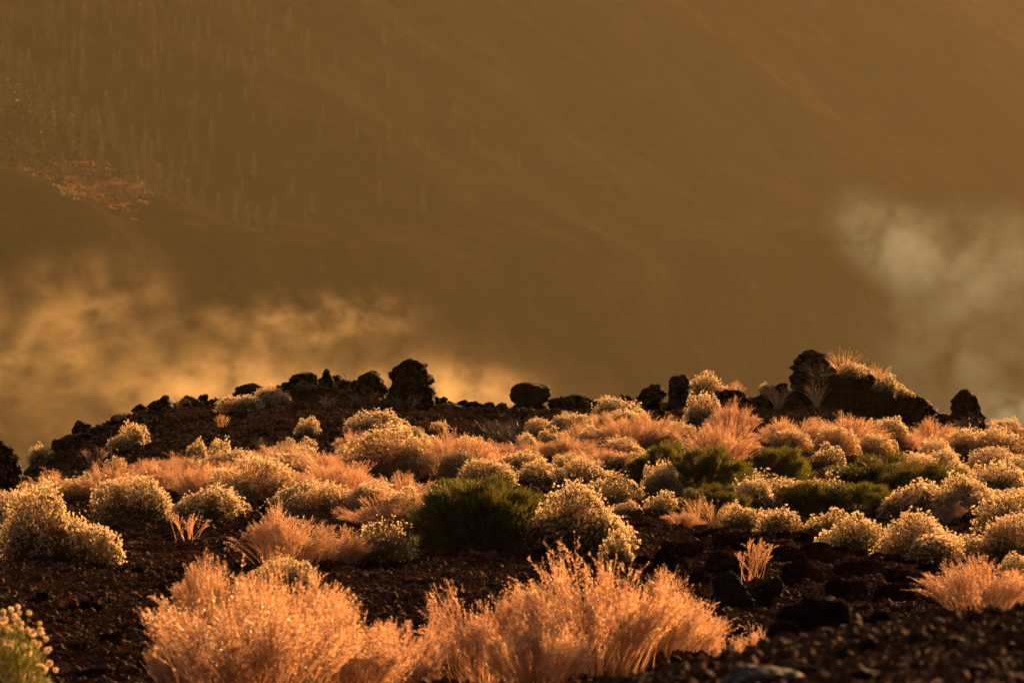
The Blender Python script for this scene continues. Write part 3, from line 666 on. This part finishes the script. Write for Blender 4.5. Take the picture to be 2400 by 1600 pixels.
S('S', 1268, 1018, 60, 40, 'small dark shrub with cream heads below the balancing boulder')
S('S', 1370, 1028, 100, 50, 'cream shrub at the foot of the orange weeds below the ridge')
S('M', 1628, 912, 88, 66, 'round ball shrub on the skyline next to the upright loaf stone')
S('M', 1612, 972, 84, 70, 'ball shrub below the skyline ball shrub')
S('S', 1762, 890, 32, 26, 'tiny yellowish shrub perched on the shoulder of the great outcrop', y=96.7, z=zrow(905, 96.7))
S('M', 1540, 1128, 116, 52, 'cream shrub in front of the middle green broom')
S('S', 1524, 1178, 84, 50, 'orange tinted cream shrub at the edge of the bare patch')
S('T', 1740, 1165, 150, 82, 'large dark leafy shrub with cream cap between the green brooms')
S('S', 1758, 1178, 68, 52, 'small bright cream shrub in front of the dark leafy shrub')
S('T', 1890, 1158, 116, 66, 'loose shrub with scattered cream heads among green brooms')
S('S', 1898, 1068, 72, 52, 'bright cream shrub below the long orange weed bank')
S('S', 1702, 1212, 90, 58, 'cream shrub at the upper rim of the bare patch')
S('S', 1786, 1222, 90, 60, 'cream shrub on a visible stem at the upper rim of the bare patch')
S('M', 2155, 1094, 122, 62, 'cream dome right of the long green broom')
S('M', 2208, 1116, 100, 52, 'cream dome with dark belly below the upright stone')
S('D', 2300, 1052, 130, 72, 'tall orange cream dome near the upright stone')
S('D', 2330, 1012, 90, 50, 'orange cream dome highest on the slope behind the upright stone')
S('D', 2290, 1086, 130, 58, 'orange cream dome overlapping the taller dome near the upright stone')
S('M', 2330, 1128, 110, 50, 'cream shrub below the overlapping orange cream domes')
S('S', 2140, 1128, 56, 40, 'small cream shrub at the tip of the long green broom')
S('S', 1905, 1224, 88, 62, 'cream shrub starting the row above the bare patch')
S('M', 1962, 1272, 142, 88, 'cream shrub with olive foliage beside the widest shrub of the row')
S('L', 2130, 1290, 216, 116, 'widest cream shrub in the row above the bare patch')
S('L', 2300, 1290, 170, 118, 'leafy cream shrub beyond the widest shrub of the row')
S('M', 2200, 1180, 130, 52, 'cream shrub behind the widest shrub of the row')
S('M', 2320, 1170, 110, 52, 'reddish cream shrub behind the leafy shrub of the row')
S('S', 2200, 1150, 80, 44, 'cream shrub between long green broom and reddish weeds')
S('M', 2050, 1022, 104, 62, 'cream shrub between long orange weed bank and upright stone')
S('S', 2276, 1002, 50, 36, 'small shrub hard against the far side of the upright stone')
S('S', 1962, 868, 62, 40, 'cream shrub on top of the great outcrop below the dry grass', y=97.0, z=zrow(872, 97))
S('S', 2038, 898, 62, 42, 'cream shrub on the falling edge of the great outcrop', y=96.6, z=zrow(902, 96.6))
S('S', 2078, 912, 44, 32, 'smallest cream shrub on the falling edge of the great outcrop', y=96.4, z=zrow(915, 96.4))
S('M', 2345, 1325, 90, 56, 'cream shrub at the frame edge behind the red brown weed bush')
S('D', 662, 1310, 120, 76, 'glowing orange dome shrub enclosed by tall dry weeds', y=47)
S('S', 540, 1178, 60, 34, 'low yellow green shrub beside the brownish dome')
S('S', 1440, 1182, 60, 36, 'small cream shrub beside the big pale dome')
S('S', 1005, 1212, 60, 70, 'cream stalks rising at the side of the largest green broom')

# ------------------------------------------------------------------ orange dry weeds
WG = 'dry orange weed bushes'
def Wd(kind, px, row, w, h, label, **k):
    if kind == 'F': h *= 0.8
    if kind == 'N': h *= 0.84; w *= 1.1
    return plant({'N': W_N, 'F': W_F, 'S': W_S}[kind], 'dry_weed_bush', 'weed bush', px, row, w, h, label, WG, **k)
Wd('N', 575, 1600, 400, 330, 'largest orange dry weed bush filling the near hollow', y=28.5)
Wd('N', 800, 1575, 300, 270, 'orange dry weed bush joined to the largest one behind the cinder bank', y=29.5)
Wd('N', 480, 1440, 150, 170, 'dry weed bush with curling tips behind the largest orange bush', y=38)
Wd('N', 940, 1545, 190, 180, 'low orange weed bush between the two great foreground bushes', y=30.5)
Wd('N', 1125, 1530, 250, 250, 'round orange weed bush with shaded hollow at its foot', y=32)
Wd('N', 1360, 1525, 320, 300, 'tall plumed orange weed bush right of the round one', y=32)
Wd('N', 1500, 1515, 210, 230, 'orange weed bush leaning outward beside the tall plumed bush', y=33)
Wd('N', 680, 1590, 300, 300, 'orange weed bush between the largest one and its joined neighbour', y=30.5)
Wd('N', 430, 1590, 190, 190, 'low spreading weed skirt at the side of the largest orange bush', y=29.5)
Wd('N', 1240, 1530, 220, 210, 'orange weed bush filling the gap between round and tall plumed bushes', y=31)
Wd('N', 1580, 1505, 150, 150, 'lower orange weed bush trailing from the leaning one', y=33.5)
Wd('S', 1580, 1490, 110, 130, 'ragged orange weed plumes at the end of the foreground bushes', y=34)
Wd('S', 1690, 1480, 110, 105, 'small reddish weed plumes before the largest dark boulder', y=30)
Wd('S', 1745, 1480, 80, 110, 'thin reddish weed plumes leaning on the largest dark boulder', y=30)
Wd('N', 2270, 1412, 240, 140, 'red brown fan shaped weed bush alone on the right bank')
Wd('N', 650, 1300, 190, 150, 'tall brownish weed bush behind the glowing orange dome')
Wd('S', 430, 1245, 90, 66, 'sparse spreading weed stalks before the dark green bellied shrub')
Wd('S', 1728, 1330, 92, 96, 'sparse upright red spikes between dark boulders')
Wd('N', 780, 1290, 130, 90, 'greyish dry weed bush beside the yellow green shrub')
Wd('F', 1045, 1092, 180, 112, 'round orange weed bush above the row of cream domes')
Wd('F', 806, 1040, 74, 58, 'small red orange weed bush left of the cushion shrub')
Wd('F', 1455, 1032, 210, 92, 'broad orange weed bush below the skyline domes')
Wd('F', 1690, 1005, 110, 90, 'orange weed bush under the ball shrubs by the outcrop')
Wd('F', 1655, 1062, 150, 110, 'orange weed bush sloping down to the middle green broom')
Wd('F', 1820, 1024, 160, 74, 'first bush of the long orange weed bank below the outcrop')
Wd('F', 1940, 1026, 180, 78, 'second bush of the long orange weed bank below the outcrop')
Wd('F', 2145, 1024, 110, 70, 'reddish weed bush at the foot of the upright stone')
Wd('F', 355, 1094, 120, 50, 'orange weed bush with spiky tips on the falling slope')
Wd('F', 410, 1125, 170, 56, 'soft orange weed bush behind the round olive shrub')
Wd('F', 110, 1132, 130, 44, 'orange weed bush behind the cut off cream shrub')
Wd('F', 1275, 1055, 130, 46, 'low orange weed bush above the row of domes')
Wd('F', 770, 1135, 150, 86, 'orange weed bush between domes and small black rock')
Wd('F', 930, 1160, 160, 84, 'pale orange weed bush in front of the large bright dome')
Wd('F', 2160, 1200, 130, 56, 'reddish weed bush behind the widest shrub of the row')
Wd('F', 690, 1090, 90, 60, 'orange weed bush among the domes of the middle slope')
Wd('F', 1530, 1010, 80, 50, 'brownish weed bush left of the lower ball shrub')
Wd('F', 2250, 1120, 90, 50, 'reddish weed bush wedged among the cream domes by upright stone')
Wd('F', 1570, 1212, 90, 44, 'low orange weed bush at the corner of the bare patch')
Wd('S', 510, 985, 36, 30, 'single rusty weed tuft on the bare upper slope')
Wd('S', 85, 1600, 60, 130, 'thin reddish weed stalks beside the close green seed head shrub', y=26)
Wd('S', 215, 1070, 70, 46, 'rusty weed tuft behind the thin dark stalk')
Wd('S', 115, 1115, 50, 38, 'rusty weed tuft at the low end of the slope')
Wd('S', 1685, 915, 50, 44, 'rusty weed tuft beside the skyline ball shrub')

# the thicket that closes the gaps of the middle slope
_t = random.Random(21)
def band(n, x0, x1, f0, f1, kinds):
    for i in range(n):
        px = x0 + (x1 - x0) * (i + _t.random()) / n; lo, hi = f0(px), f1(px)
        row = lo + (hi - lo) * _t.random(); k = _t.choice(kinds); g = 0.7 + (row - 960) / 320
        if k == 'F': t = plant(W_F, 'dry_weed_bush', 'weed bush', px, row, _t.uniform(95, 150) * g, _t.uniform(38, 58) * g, 'soft orange weed bush closing a gap in the middle slope thicket', 'orange weeds of the thicket')
        elif k == 'D': t = plant(S_D, 'seed_head_shrub', 'shrub', px, row, _t.uniform(85, 130) * g, _t.uniform(42, 66) * g, 'orange leaved cream shrub closing a gap in the middle slope thicket', 'orange leaved shrubs of the thicket')
        else: t = plant(S_M, 'seed_head_shrub', 'shrub', px, row, _t.uniform(70, 110) * g, _t.uniform(40, 60) * g, 'olive leaved cream shrub closing a gap in the middle slope thicket', 'olive leaved shrubs of the thicket')
band(10, 250, 800, lambda x: 1105 - 0.02 * x, lambda x: 1150, 'FDF')
band(8, 560, 1000, lambda x: 1050, lambda x: 1120, 'FFDM')
band(8, 960, 1440, lambda x: 1030, lambda x: 1070, 'FFDM')
band(5, 1000, 1450, lambda x: 1075, lambda x: 1110, 'MMDF')
band(8, 1250, 1560, lambda x: 990, lambda x: 1030, 'FFDM')
band(5, 1560, 2180, lambda x: 1030, lambda x: 1050, 'FD')
band(5, 2090, 2352, lambda x: 1040, lambda x: 1150, 'DDM')
band(4, 2060, 2352, lambda x: 1170, lambda x: 1240, 'DMM')
band(5, 740, 960, lambda x: 1170, lambda x: 1230, 'FMD')
band(3, 1420, 1900, lambda x: 1130, lambda x: 1190, 'MDM')

# ------------------------------------------------------------------ green brooms
BG = 'dark green broom bushes'
def B(px, row, w, h, label, **k): return plant(B_G, 'broom_bush', 'broom', px, row, w * 1.15, h * 0.84, label, BG, **k)
B(1110, 1262, 250, 170, 'largest dark green broom with sunlit yellow green flank')
B(1180, 1250, 150, 120, 'yellow green broom leaning against the largest broom')
B(1050, 1185, 130, 90, 'green broom rising behind the largest broom')
B(935, 1205, 80, 44, 'small green broom beside the cream stalks')
B(1540, 1112, 150, 96, 'green broom at the end of the row of domes')
B(1625, 1132, 150, 108, 'middle green broom below the sloping orange weeds')
B(1790, 1125, 130, 104, 'dark green broom below the long orange weed bank')
B(2040, 1146, 240, 106, 'long green broom sloping towards the small cream shrub')
B(1965, 1188, 180, 86, 'dark broom in front of the long green broom')
B(1850, 1180, 130, 80, 'dark broom between leafy shrub and loose shrub')
B(1640, 1180, 120, 66, 'dark broom above the rim of the bare patch')
B(1712, 1132, 100, 60, 'olive broom linking the middle broom to the dark one')
B(2130, 1152, 130, 60, 'low tail of broom ending at the small cream shrub')
B(1000, 1240, 140, 84, 'low dark broom skirt below the cream stalks')
B(1225, 1258, 110, 84, 'low broom between yellow green broom and big pale dome')

# ------------------------------------------------------------------ grass tufts and dead twigs
def Gt(px, row, w, h, label, **k): return plant(G_T, 'dry_grass_tuft', 'grass', px, row, w, h, label, 'dry grass tufts', **k)
def Dd(px, row, w, h, label, **k): return plant(G_D, 'dead_bush', 'dead bush', px, row, w, h, label, 'leafless grey bushes', **k)
Gt(1940, 868, 80, 72, 'tall dry grass crowning the great outcrop', y=97.1, z=zrow(878, 97.1))
Gt(2020, 870, 56, 44, 'thin dry grass on the falling edge of the outcrop', y=96.8, z=zrow(882, 96.8))
Gt(1790, 935, 80, 52, 'dry grass on the shoulder of the outcrop', y=96.2, z=zrow(940, 96.2))
Gt(1640, 1215, 110, 66, 'arching dry grass beside cream shrub at rim of bare patch')
Gt(1880, 950, 50, 60, 'dry grass stalks rising before the outcrop above the weed bank', y=95.5)
Gt(1600, 1195, 60, 60, 'upright dry grass above the corner of the bare patch')
Dd(840, 935, 70, 40, 'leafless grey bush before the dome shaped ridge rock')
Dd(928, 945, 84, 40, 'leafless brown bush before the tall jagged peak')
Dd(1190, 1022, 130, 66, 'wide leafless grey bush below the balancing boulder')
Dd(1140, 1005, 90, 44, 'low leafless bush beside the wide grey bush')
Dd(750, 942, 56, 32, 'leafless grey bush below the pointed rock spike')
Dd(795, 885, 44, 28, 'leafless twigs on the skyline between spike and dome rock', y=99.4)
Dd(1160, 935, 44, 26, 'leafless twigs on the skyline beside the balancing boulder', y=99.0)
Dd(280, 972, 80, 26, 'fine leafless twigs on the skyline of the falling ridge', y=98.8)
Dd(400, 945, 50, 36, 'brown leafless bush between wedge rock and rounded rock', y=97.5)
Dd(2130, 940, 60, 40, 'pale leafless twigs behind the end block of the outcrop', y=98.0)
Dd(2235, 1010, 80, 60, 'grey leafless bush at the foot of the upright stone', y=91.5)
Dd(615, 1035, 60, 32, 'brown leafless bush beside the touching pair of shrubs')
Dd(30, 1095, 60, 40, 'grey leafless twigs before the boulder at the foot of the ridge')
Dd(1000, 905, 26, 44, 'single bare twig rising behind the tall jagged peak', y=100.0)
Dd(1880, 880, 80, 60, 'brown leafless bush on the face of the outcrop top block', y=96.9, z=zrow(890, 96.9))
Dd(700, 1240, 110, 60, 'brown leafless bush behind tall weeds by small black rock')

# thin dark stalk and fallen twig
def stick(name, label, cat, x, y, pts, w, mat):
    P = np.array([pts], float); r = np.random.default_rng(5)
    V = []; F = []; k = len(pts)
    for i, p in enumerate(pts):
        for a in range(6):
            V.append((p[0] + math.cos(a * 1.047) * w * (1 - 0.5 * i / k), p[1] + math.sin(a * 1.047) * w * (1 - 0.5 * i / k), p[2]))
    for i in range(k - 1):
        for a in range(6): F.append((i * 6 + a, i * 6 + (a + 1) % 6, i * 6 + 6 + (a + 1) % 6, i * 6 + 6 + a))
    o = obj(name, mesh(name, V, np.array(F), mat), None, (x, y, h1(x, y)))
    return tag(o, label, cat)
x, y = at(252, 1110)
stick('dry_stalk', 'thin dark upright stalk standing among tiny shrubs on slope', 'stalk', x, y, [(0, 0, -0.05), (0.01, 0, 0.25), (-0.01, 0.01, 0.55), (0.0, 0, 0.88)], 0.018, M_dead)
def fallen_twig(px, row, y, L_, label):
    x = (px * K - 1200) * PX * y
    r = np.random.default_rng(int(px)); V = []; n = 9
    P = np.zeros((n, 4, 3))
    for i in range(n):
        a = r.uniform(-0.5, 0.5); P[i] = np.linspace(0, 1, 4)[:, None] * np.array([math.cos(a) * L_ * r.uniform(0.4, 1), math.sin(a) * L_, 0.06 * r.random()]) + r.normal(size=(4, 3)) * 0.012
    P[..., 2] = np.abs(P[..., 2]) + 0.02
    v, f = ribbons(P, np.broadcast_to(np.array([0.006, 0.005, 0.004, 0.002]), (n, 4)), r)
    o = obj('fallen_twig', mesh('fallen_twig', v, f, M_palewood), None, (x, y, h1(x, y)))
    tag(o, label, 'twig')
fallen_twig(292, 1442, 39, 0.2, 'pale bleached twig lying on the dark open soil')
fallen_twig(275, 1208, 60, 0.3, 'long pale root lying on the soil beside the largest shrub')

# ------------------------------------------------------------------ close green shrub whose seed heads can be picked apart
def head_mesh():
    r = np.random.default_rng(77); v, f = ico(2)
    core = v * 0.0085 * (1 + 0.25 * r.normal(size=(len(v), 1)) * 0.6)
    d = unit(r.normal(size=(150, 3)))
    q = blades(d * 0.006, d + r.normal(size=d.shape) * 0.18, r.uniform(0.008, 0.013, 150), 0.0028, r)
    V, F = join((core, f), q)
    return mesh('seed_head', V, F, M_head)
def close_shrub():
    y = 25.5; x = (18 * K - 1200) * PX * y; z = h1(x, y) - 0.02
    t = thing('seed_head_shrub', 'close bright green shrub with large fluffy seed heads, cut by the frame', 'shrub', (x, y, z), 0, (1, 1, 1), SH)
    r = np.random.default_rng(601); W, Hh = 0.50, 0.58
    n = 5200; d = dome_dirs(n, r, 0.0); rad = np.sqrt(r.uniform(0.12, 0.9, n)); C = d * rad[:, None] * np.array([W / 2, W / 2, Hh * 0.9])
    lf = blades(C, d * 0.5 + np.array([0, 0, 1.0]) + r.normal(size=(n, 3)) * 0.3, r.uniform(0.025, 0.05, n), r.uniform(0.003, 0.006, n), r)
    obj('foliage', mesh('foliage', *lf, M_closeleaf), t, kind='stuff')
    nh = 150; d = dome_dirs(nh, r, 0.12); tip = d * np.array([W / 2, W / 2, Hh]) * r.uniform(0.93, 1.1, (nh, 1))
    b = tip * np.array([0.3, 0.3, 0.1]); P = np.stack([b, (b + tip) / 2 * np.array([0.9, 0.9, 1]), tip], 1)
    obj('stem_tangle', mesh('stem_tangle', *ribbons(P, np.broadcast_to(np.array([0.004, 0.003, 0.0022]), (nh, 3)), r), M_stem), t, kind='stuff')
    hm = head_mesh()
    for p in tip:
        o = obj('seed_head', hm, t, p); s = r.uniform(0.8, 1.25); o.scale = (s, s, s); o.rotation_euler = tuple(r.uniform(0, 6, 3))
M_closeleaf = plant_mat('fresh_leaf', (0.10, 0.12, 0.02), (0.22, 0.24, 0.05), 0.55, 0.06, 0.4)
close_shrub()
def mat_plant():       # prostrate row of seed heads on the near bank
    y = 22.5; x = (2160 * K - 1200) * PX * y
    t = thing('prostrate_seed_plant', 'prostrate plant with a row of seed heads below the fan shaped bush', 'plant', (x, y, h1(x, y)), 0)
    r = np.random.default_rng(611); hm = bpy.data.meshes.get('seed_head'); P = []
    for i in range(46):
        dx = r.uniform(-0.17, 0.17); dy = r.normal() * 0.05; zz = h1(x + dx, y + dy) - h1(x, y) + 0.025 + 0.02 * r.random()
        o = obj('seed_head', hm, t, (dx, dy, zz)); s = r.uniform(0.7, 1.05); o.scale = (s, s, s)
        P.append([(dx * 0.8, dy, zz - 0.05), (dx * 0.9, dy, zz - 0.02), (dx, dy, zz)])
    obj('stem_tangle', mesh('stem_tangle', *ribbons(np.array(P), np.full((46, 3), 0.003), r), M_stem), t, kind='stuff')
mat_plant()

# ------------------------------------------------------------------ far pines and forest
def pine_proto(seed, h=15.0):
    r = np.random.default_rng(seed)
    v = []; f = []; k = 6
    for i, t in enumerate((0, 0.35, 0.7, 1.0)):
        for a in range(6): v.append((math.cos(a * 1.047) * 0.32 * (1.05 - t), math.sin(a * 1.047) * 0.32 * (1.05 - t), t * h))
    for i in range(3):
        for a in range(6): f.append((i * 6 + a, i * 6 + (a + 1) % 6, i * 6 + 6 + (a + 1) % 6, i * 6 + 6 + a))
    trunk = mesh('trunk', np.array(v), np.array(f), M_bark)
    n = 800; t = r.uniform(0.16, 1.0, n); a = r.uniform(0, 6.283, n)
    R = (1.7 * (1.04 - t) ** 0.65 + 0.12) * (0.75 + 0.5 * (np.sin(t * 38 + seed) * 0.5 + 0.5)); q = np.sqrt(r.random(n)) * R
    C = np.stack([np.cos(a) * q, np.sin(a) * q, t * h - q * 0.12], 1)
    D = np.stack([np.cos(a), np.sin(a), 0.35 + 0 * a], 1) + r.normal(size=(n, 3)) * 0.35
    crown = mesh('crown', *blades(C, D, r.uniform(0.4, 0.95, n), r.uniform(0.18, 0.4, n), r), M_needle)
    return trunk, crown
PINES = [pine_proto(s) for s in (701, 702, 703)]
pine_spots = [(15, 285, 110), (60, 330, 130), (38, 250, 100), (95, 330, 120), (120, 345, 112), (160, 362, 112), (85, 280, 90), (140, 310, 90), (190, 370, 96), (210, 330, 84), (230, 395, 88), (255, 345, 80), (175, 300, 80), (280, 410, 80), (310, 430, 84), (335, 445, 80), (300, 360, 76), (360, 455, 78), (390, 470, 80), (405, 480, 76), (430, 480, 72), (345, 390, 70), (460, 495, 70), (385, 420, 66), (500, 505, 66), (540, 520, 62), (565, 530, 60), (590, 528, 60), (620, 540, 58), (15, 200, 84), (110, 230, 76), (240, 280, 70), (330, 330, 64), (190, 55, 70), (240, 60, 66), (300, 50, 66), (320, 58, 62), (350, 62, 62), (380, 75, 58), (430, 80, 56)]
for i, (px, row, hp) in enumerate(pine_spots):
    x, y = at_m(px, row); s = hp * K * PX * y / 15.0
    lab = 'slender pine on the sunlit bench of the hazy mountainside' if row > 320 and px < 330 else ('slender pine high on the hazy mountainside' if row < 120 else 'slender pine in the hazy forest of the mountainside')
    t = thing('pine_tree', lab, 'tree', (x, y, float(mount_h(np.array([x]), np.array([y]))[0]) - 0.3), rng.uniform(0, 6.28), (s * 1.05, s * 1.05, s), 'pines on the hazy mountainside ' + ('bench' if 'bench' in lab else ('top' if 'high' in lab else 'forest')))
    tr, cr = PINES[i % 3]; obj('trunk', tr, t); obj('crown', cr, t)
def forest():
    n = 11000; r = np.random.default_rng(801); x = r.uniform(-330, 330, n); y = r.uniform(1150, 2150, n)
    sl = (y - 1150) - 1.5 * (x + 150)
    k = (sl > 225) & (fbm2(x / 45, y / 45, 2, 91) > -0.4) & (x < 20 - 150 * r.random(n) ** 0.6)
    x, y = x[k], y[k]; z = mount_h(x, y) - 0.3
    me = bpy.data.meshes.new('distant_forest'); me.vertices.add(len(x)); me.vertices.foreach_set('co', np.stack([x, y, z], 1).astype(np.float32).ravel()); me.update()
    o = obj('distant_forest', me, kind='stuff'); tag(o, 'distant pine forest fading into haze on the mountainside', 'forest')
    g = bpy.data.node_groups.new('scatter_pines', 'GeometryNodeTree')
    g.interface.new_socket('Geometry', in_out='INPUT', socket_type='NodeSocketGeometry'); g.interface.new_socket('Geometry', in_out='OUTPUT', socket_type='NodeSocketGeometry')
    N, L = g.nodes, g.links; gi = N.new('NodeGroupInput'); go = N.new('NodeGroupOutput'); jn = N.new('GeometryNodeJoinGeometry')
    for tr, cr in PINES:
        sub = N.new('GeometryNodeJoinGeometry'); gt = N.new('GeometryNodeGeometryToInstance')
        for me_ in (tr, cr):
            src = next(q for q in bpy.data.objects if q.data == me_); oi = N.new('GeometryNodeObjectInfo'); oi.inputs[0].default_value = src
            L.new(oi.outputs['Geometry'], sub.inputs[0])
        L.new(sub.outputs[0], gt.inputs[0]); L.new(gt.outputs[0], jn.inputs[0])
    ip = N.new('GeometryNodeInstanceOnPoints'); ip.inputs['Pick Instance'].default_value = True
    ri = N.new('FunctionNodeRandomValue'); ri.data_type = 'INT'; ri.inputs[4].default_value = 0; ri.inputs[5].default_value = 2
    rr = N.new('FunctionNodeRandomValue'); rr.data_type = 'FLOAT_VECTOR'; rr.inputs[1].default_value = (0, 0, 6.28)
    rs = N.new('FunctionNodeRandomValue'); rs.data_type = 'FLOAT'; rs.inputs[2].default_value = 0.3; rs.inputs[3].default_value = 0.62
    L.new(gi.outputs[0], ip.inputs['Points']); L.new(jn.outputs[0], ip.inputs['Instance']); L.new(ri.outputs[2], ip.inputs['Instance Index'])
    L.new(rr.outputs[0], ip.inputs['Rotation']); L.new(rs.outputs[1], ip.inputs['Scale']); L.new(ip.outputs[0], go.inputs[0])
    md = o.modifiers.new('scatter', 'NODES'); md.node_group = g
forest()
def scrub():
    r = np.random.default_rng(811); C = []
    for (px, row, wx, wy, n) in [(15, 345, 45, 14, 90), (60, 372, 50, 14, 60), (130, 402, 45, 14, 70), (190, 415, 60, 16, 190), (245, 437, 70, 16, 200), (215, 445, 60, 10, 120), (290, 440, 30, 12, 50), (270, 470, 50, 10, 50)]:
        for _ in range(n):
            x, y = at_m(px + r.normal() * wx * 0.5, row + r.normal() * wy * 0.5)
            C.append((x + r.normal(), y + r.normal() * 4))
    C = np.array(C); z = mount_h(C[:, 0], C[:, 1]); P = np.column_stack([C, z])
    m = 26; n = len(P); d = dome_dirs(n * m, r, 0).reshape(n, m, 3) * r.uniform(0.5, 1.4, (n, 1, 1)) * np.array([1.3, 1.3, 0.8])
    V, F = blades((P[:, None] + d * 0.6).reshape(-1, 3), d.reshape(-1, 3), 0.8, 0.4, r)
    o = obj('hillside_scrub', mesh('hillside_scrub', V, F, M_scrub), kind='stuff'); tag(o, 'sunlit pinkish scrub on the bench of the hazy mountainside', 'scrub')
scrub()

# ------------------------------------------------------------------ air: even haze, and banks of mist drifting in the valley
def box(name, x0, x1, y0, y1, z0, z1):
    V = np.array([(x, y, z) for x in (x0, x1) for y in (y0, y1) for z in (z0, z1)])
    F = np.array([(0, 1, 3, 2), (4, 6, 7, 5), (0, 4, 5, 1), (2, 3, 7, 6), (0, 2, 6, 4), (1, 5, 7, 3)])
    return obj(name, mesh(name, V, F), kind='stuff')
m, nt, N, L = new_mat('haze')
pv = N.new('ShaderNodeVolumePrincipled'); pv.inputs['Density'].default_value = 3.9e-5; pv.inputs['Color'].default_value = (0.86, 0.80, 0.55, 1); pv.inputs['Anisotropy'].default_value = 0.32
o_ = N.new('ShaderNodeOutputMaterial'); L.new(pv.outputs[0], o_.inputs['Volume'])
hz = box('haze', -760, 760, -120, 2460, -240, 310); hz.data.materials.append(m)
tag(hz, 'warm dusty haze filling the valley air', 'haze')
def mist(px, row, y, w, h, d, dens, scale, label, color=(0.97, 0.80, 0.48), aniso=0.3, cover=0.5, seed=0, tilt=0.0):
    s = K * PX * y
    v, f = ico(3)
    o = obj('mist_bank', mesh('mist_bank', v, f), None, ((px * K - 1200) * PX * y, y, zrow(row, y)), kind='stuff')
    o.scale = (w * s / 2, d / 2, h * s / 2); o.rotation_euler = (0, tilt, 0)
    m, nt, N, L = new_mat('mist')
    tc = N.new('ShaderNodeTexCoord'); ln = N.new('ShaderNodeVectorMath'); ln.operation = 'LENGTH'
    L.new(tc.outputs['Object'], ln.inputs[0])
    mp = N.new('ShaderNodeMapping'); mp.inputs['Location'].default_value = (seed * 3.1, seed * 1.7, seed); mp.inputs['Scale'].default_value = (scale * 1.7 * w / h, scale * 0.5, scale * 1.7)
    nz = N.new('ShaderNodeTexNoise'); nz.inputs['Scale'].default_value = 1; nz.inputs['Detail'].default_value = 5; nz.inputs['Roughness'].default_value = 0.58; nz.inputs['Distortion'].default_value = 0.25
    L.new(tc.outputs['Object'], mp.inputs[0]); L.new(mp.outputs[0], nz.inputs['Vector'])
    mr = N.new('ShaderNodeMapRange'); mr.interpolation_type = 'SMOOTHSTEP'; mr.inputs[1].default_value = 1.0; mr.inputs[2].default_value = 0.15; mr.inputs[3].default_value = 0; mr.inputs[4].default_value = 1
    L.new(ln.outputs['Value'], mr.inputs[0])
    m2 = N.new('ShaderNodeMapRange'); m2.interpolation_type = 'SMOOTHSTEP'; m2.inputs[1].default_value = cover - 0.15; m2.inputs[2].default_value = cover + 0.24
    L.new(nz.outputs[0], m2.inputs[0])
    mu = N.new('ShaderNodeMath'); mu.operation = 'MULTIPLY'; L.new(mr.outputs[0], mu.inputs[0]); L.new(m2.outputs[0], mu.inputs[1])
    mv = N.new('ShaderNodeMath'); mv.operation = 'MULTIPLY'; mv.inputs[1].default_value = dens * 0.85; L.new(mu.outputs[0], mv.inputs[0])
    pv = N.new('ShaderNodeVolumePrincipled'); pv.inputs['Color'].default_value = (*color, 1); pv.inputs['Anisotropy'].default_value = aniso
    L.new(mv.outputs[0], pv.inputs['Density'])
    oo = N.new('ShaderNodeOutputMaterial'); L.new(pv.outputs[0], oo.inputs['Volume'])
    o.data.materials.append(m)
    return tag(o, label, 'mist')
mist(560, 960, 480, 2000, 560, 70, 0.0085, 2.0, 'broad golden mist lying behind the whole falling ridge', seed=11, cover=0.47)
mist(1000, 925, 420, 640, 260, 45, 0.026, 1.2, 'brightest golden mist welling up behind the tall jagged peak', seed=1, cover=0.38)
mist(520, 905, 440, 760, 260, 50, 0.017, 1.3, 'golden mist behind the cream shrubs of the falling ridge', seed=2, cover=0.44)
mist(130, 770, 520, 760, 460, 60, 0.0110, 1.6, 'golden mist drifting over the low end of the ridge', seed=3, cover=0.49, tilt=-0.35)
mist(690, 742, 560, 800, 190, 60, 0.0085, 1.0, 'thin upper streak of golden mist above the ridge rocks', seed=4, cover=0.51, tilt=-0.06)
COOL_TINT = (0.58, 0.78, 0.86)  # bluish colour offsets the orange sun, standing in for cooler light on the mist
mist(2060, 560, 700, 440, 260, 40, 0.027, 0.9, 'pale wisp of mist with a horn shaped tip', seed=5, color=COOL_TINT, aniso=0.0, cover=0.42, tilt=0.62)
mist(2260, 600, 720, 600, 360, 40, 0.022, 1.1, 'pale mist curling over the great outcrop valley side', seed=6, color=COOL_TINT, aniso=0.0, cover=0.5)
mist(2230, 790, 740, 680, 520, 40, 0.015, 1.4, 'faint pale mist hanging above the upright stone', seed=7, color=COOL_TINT, aniso=0.0, cover=0.48)
mist(2370, 950, 600, 380, 200, 40, 0.040, 1.1, 'pale mist low behind the upright stone', seed=8, color=COOL_TINT, aniso=0.0, cover=0.45)
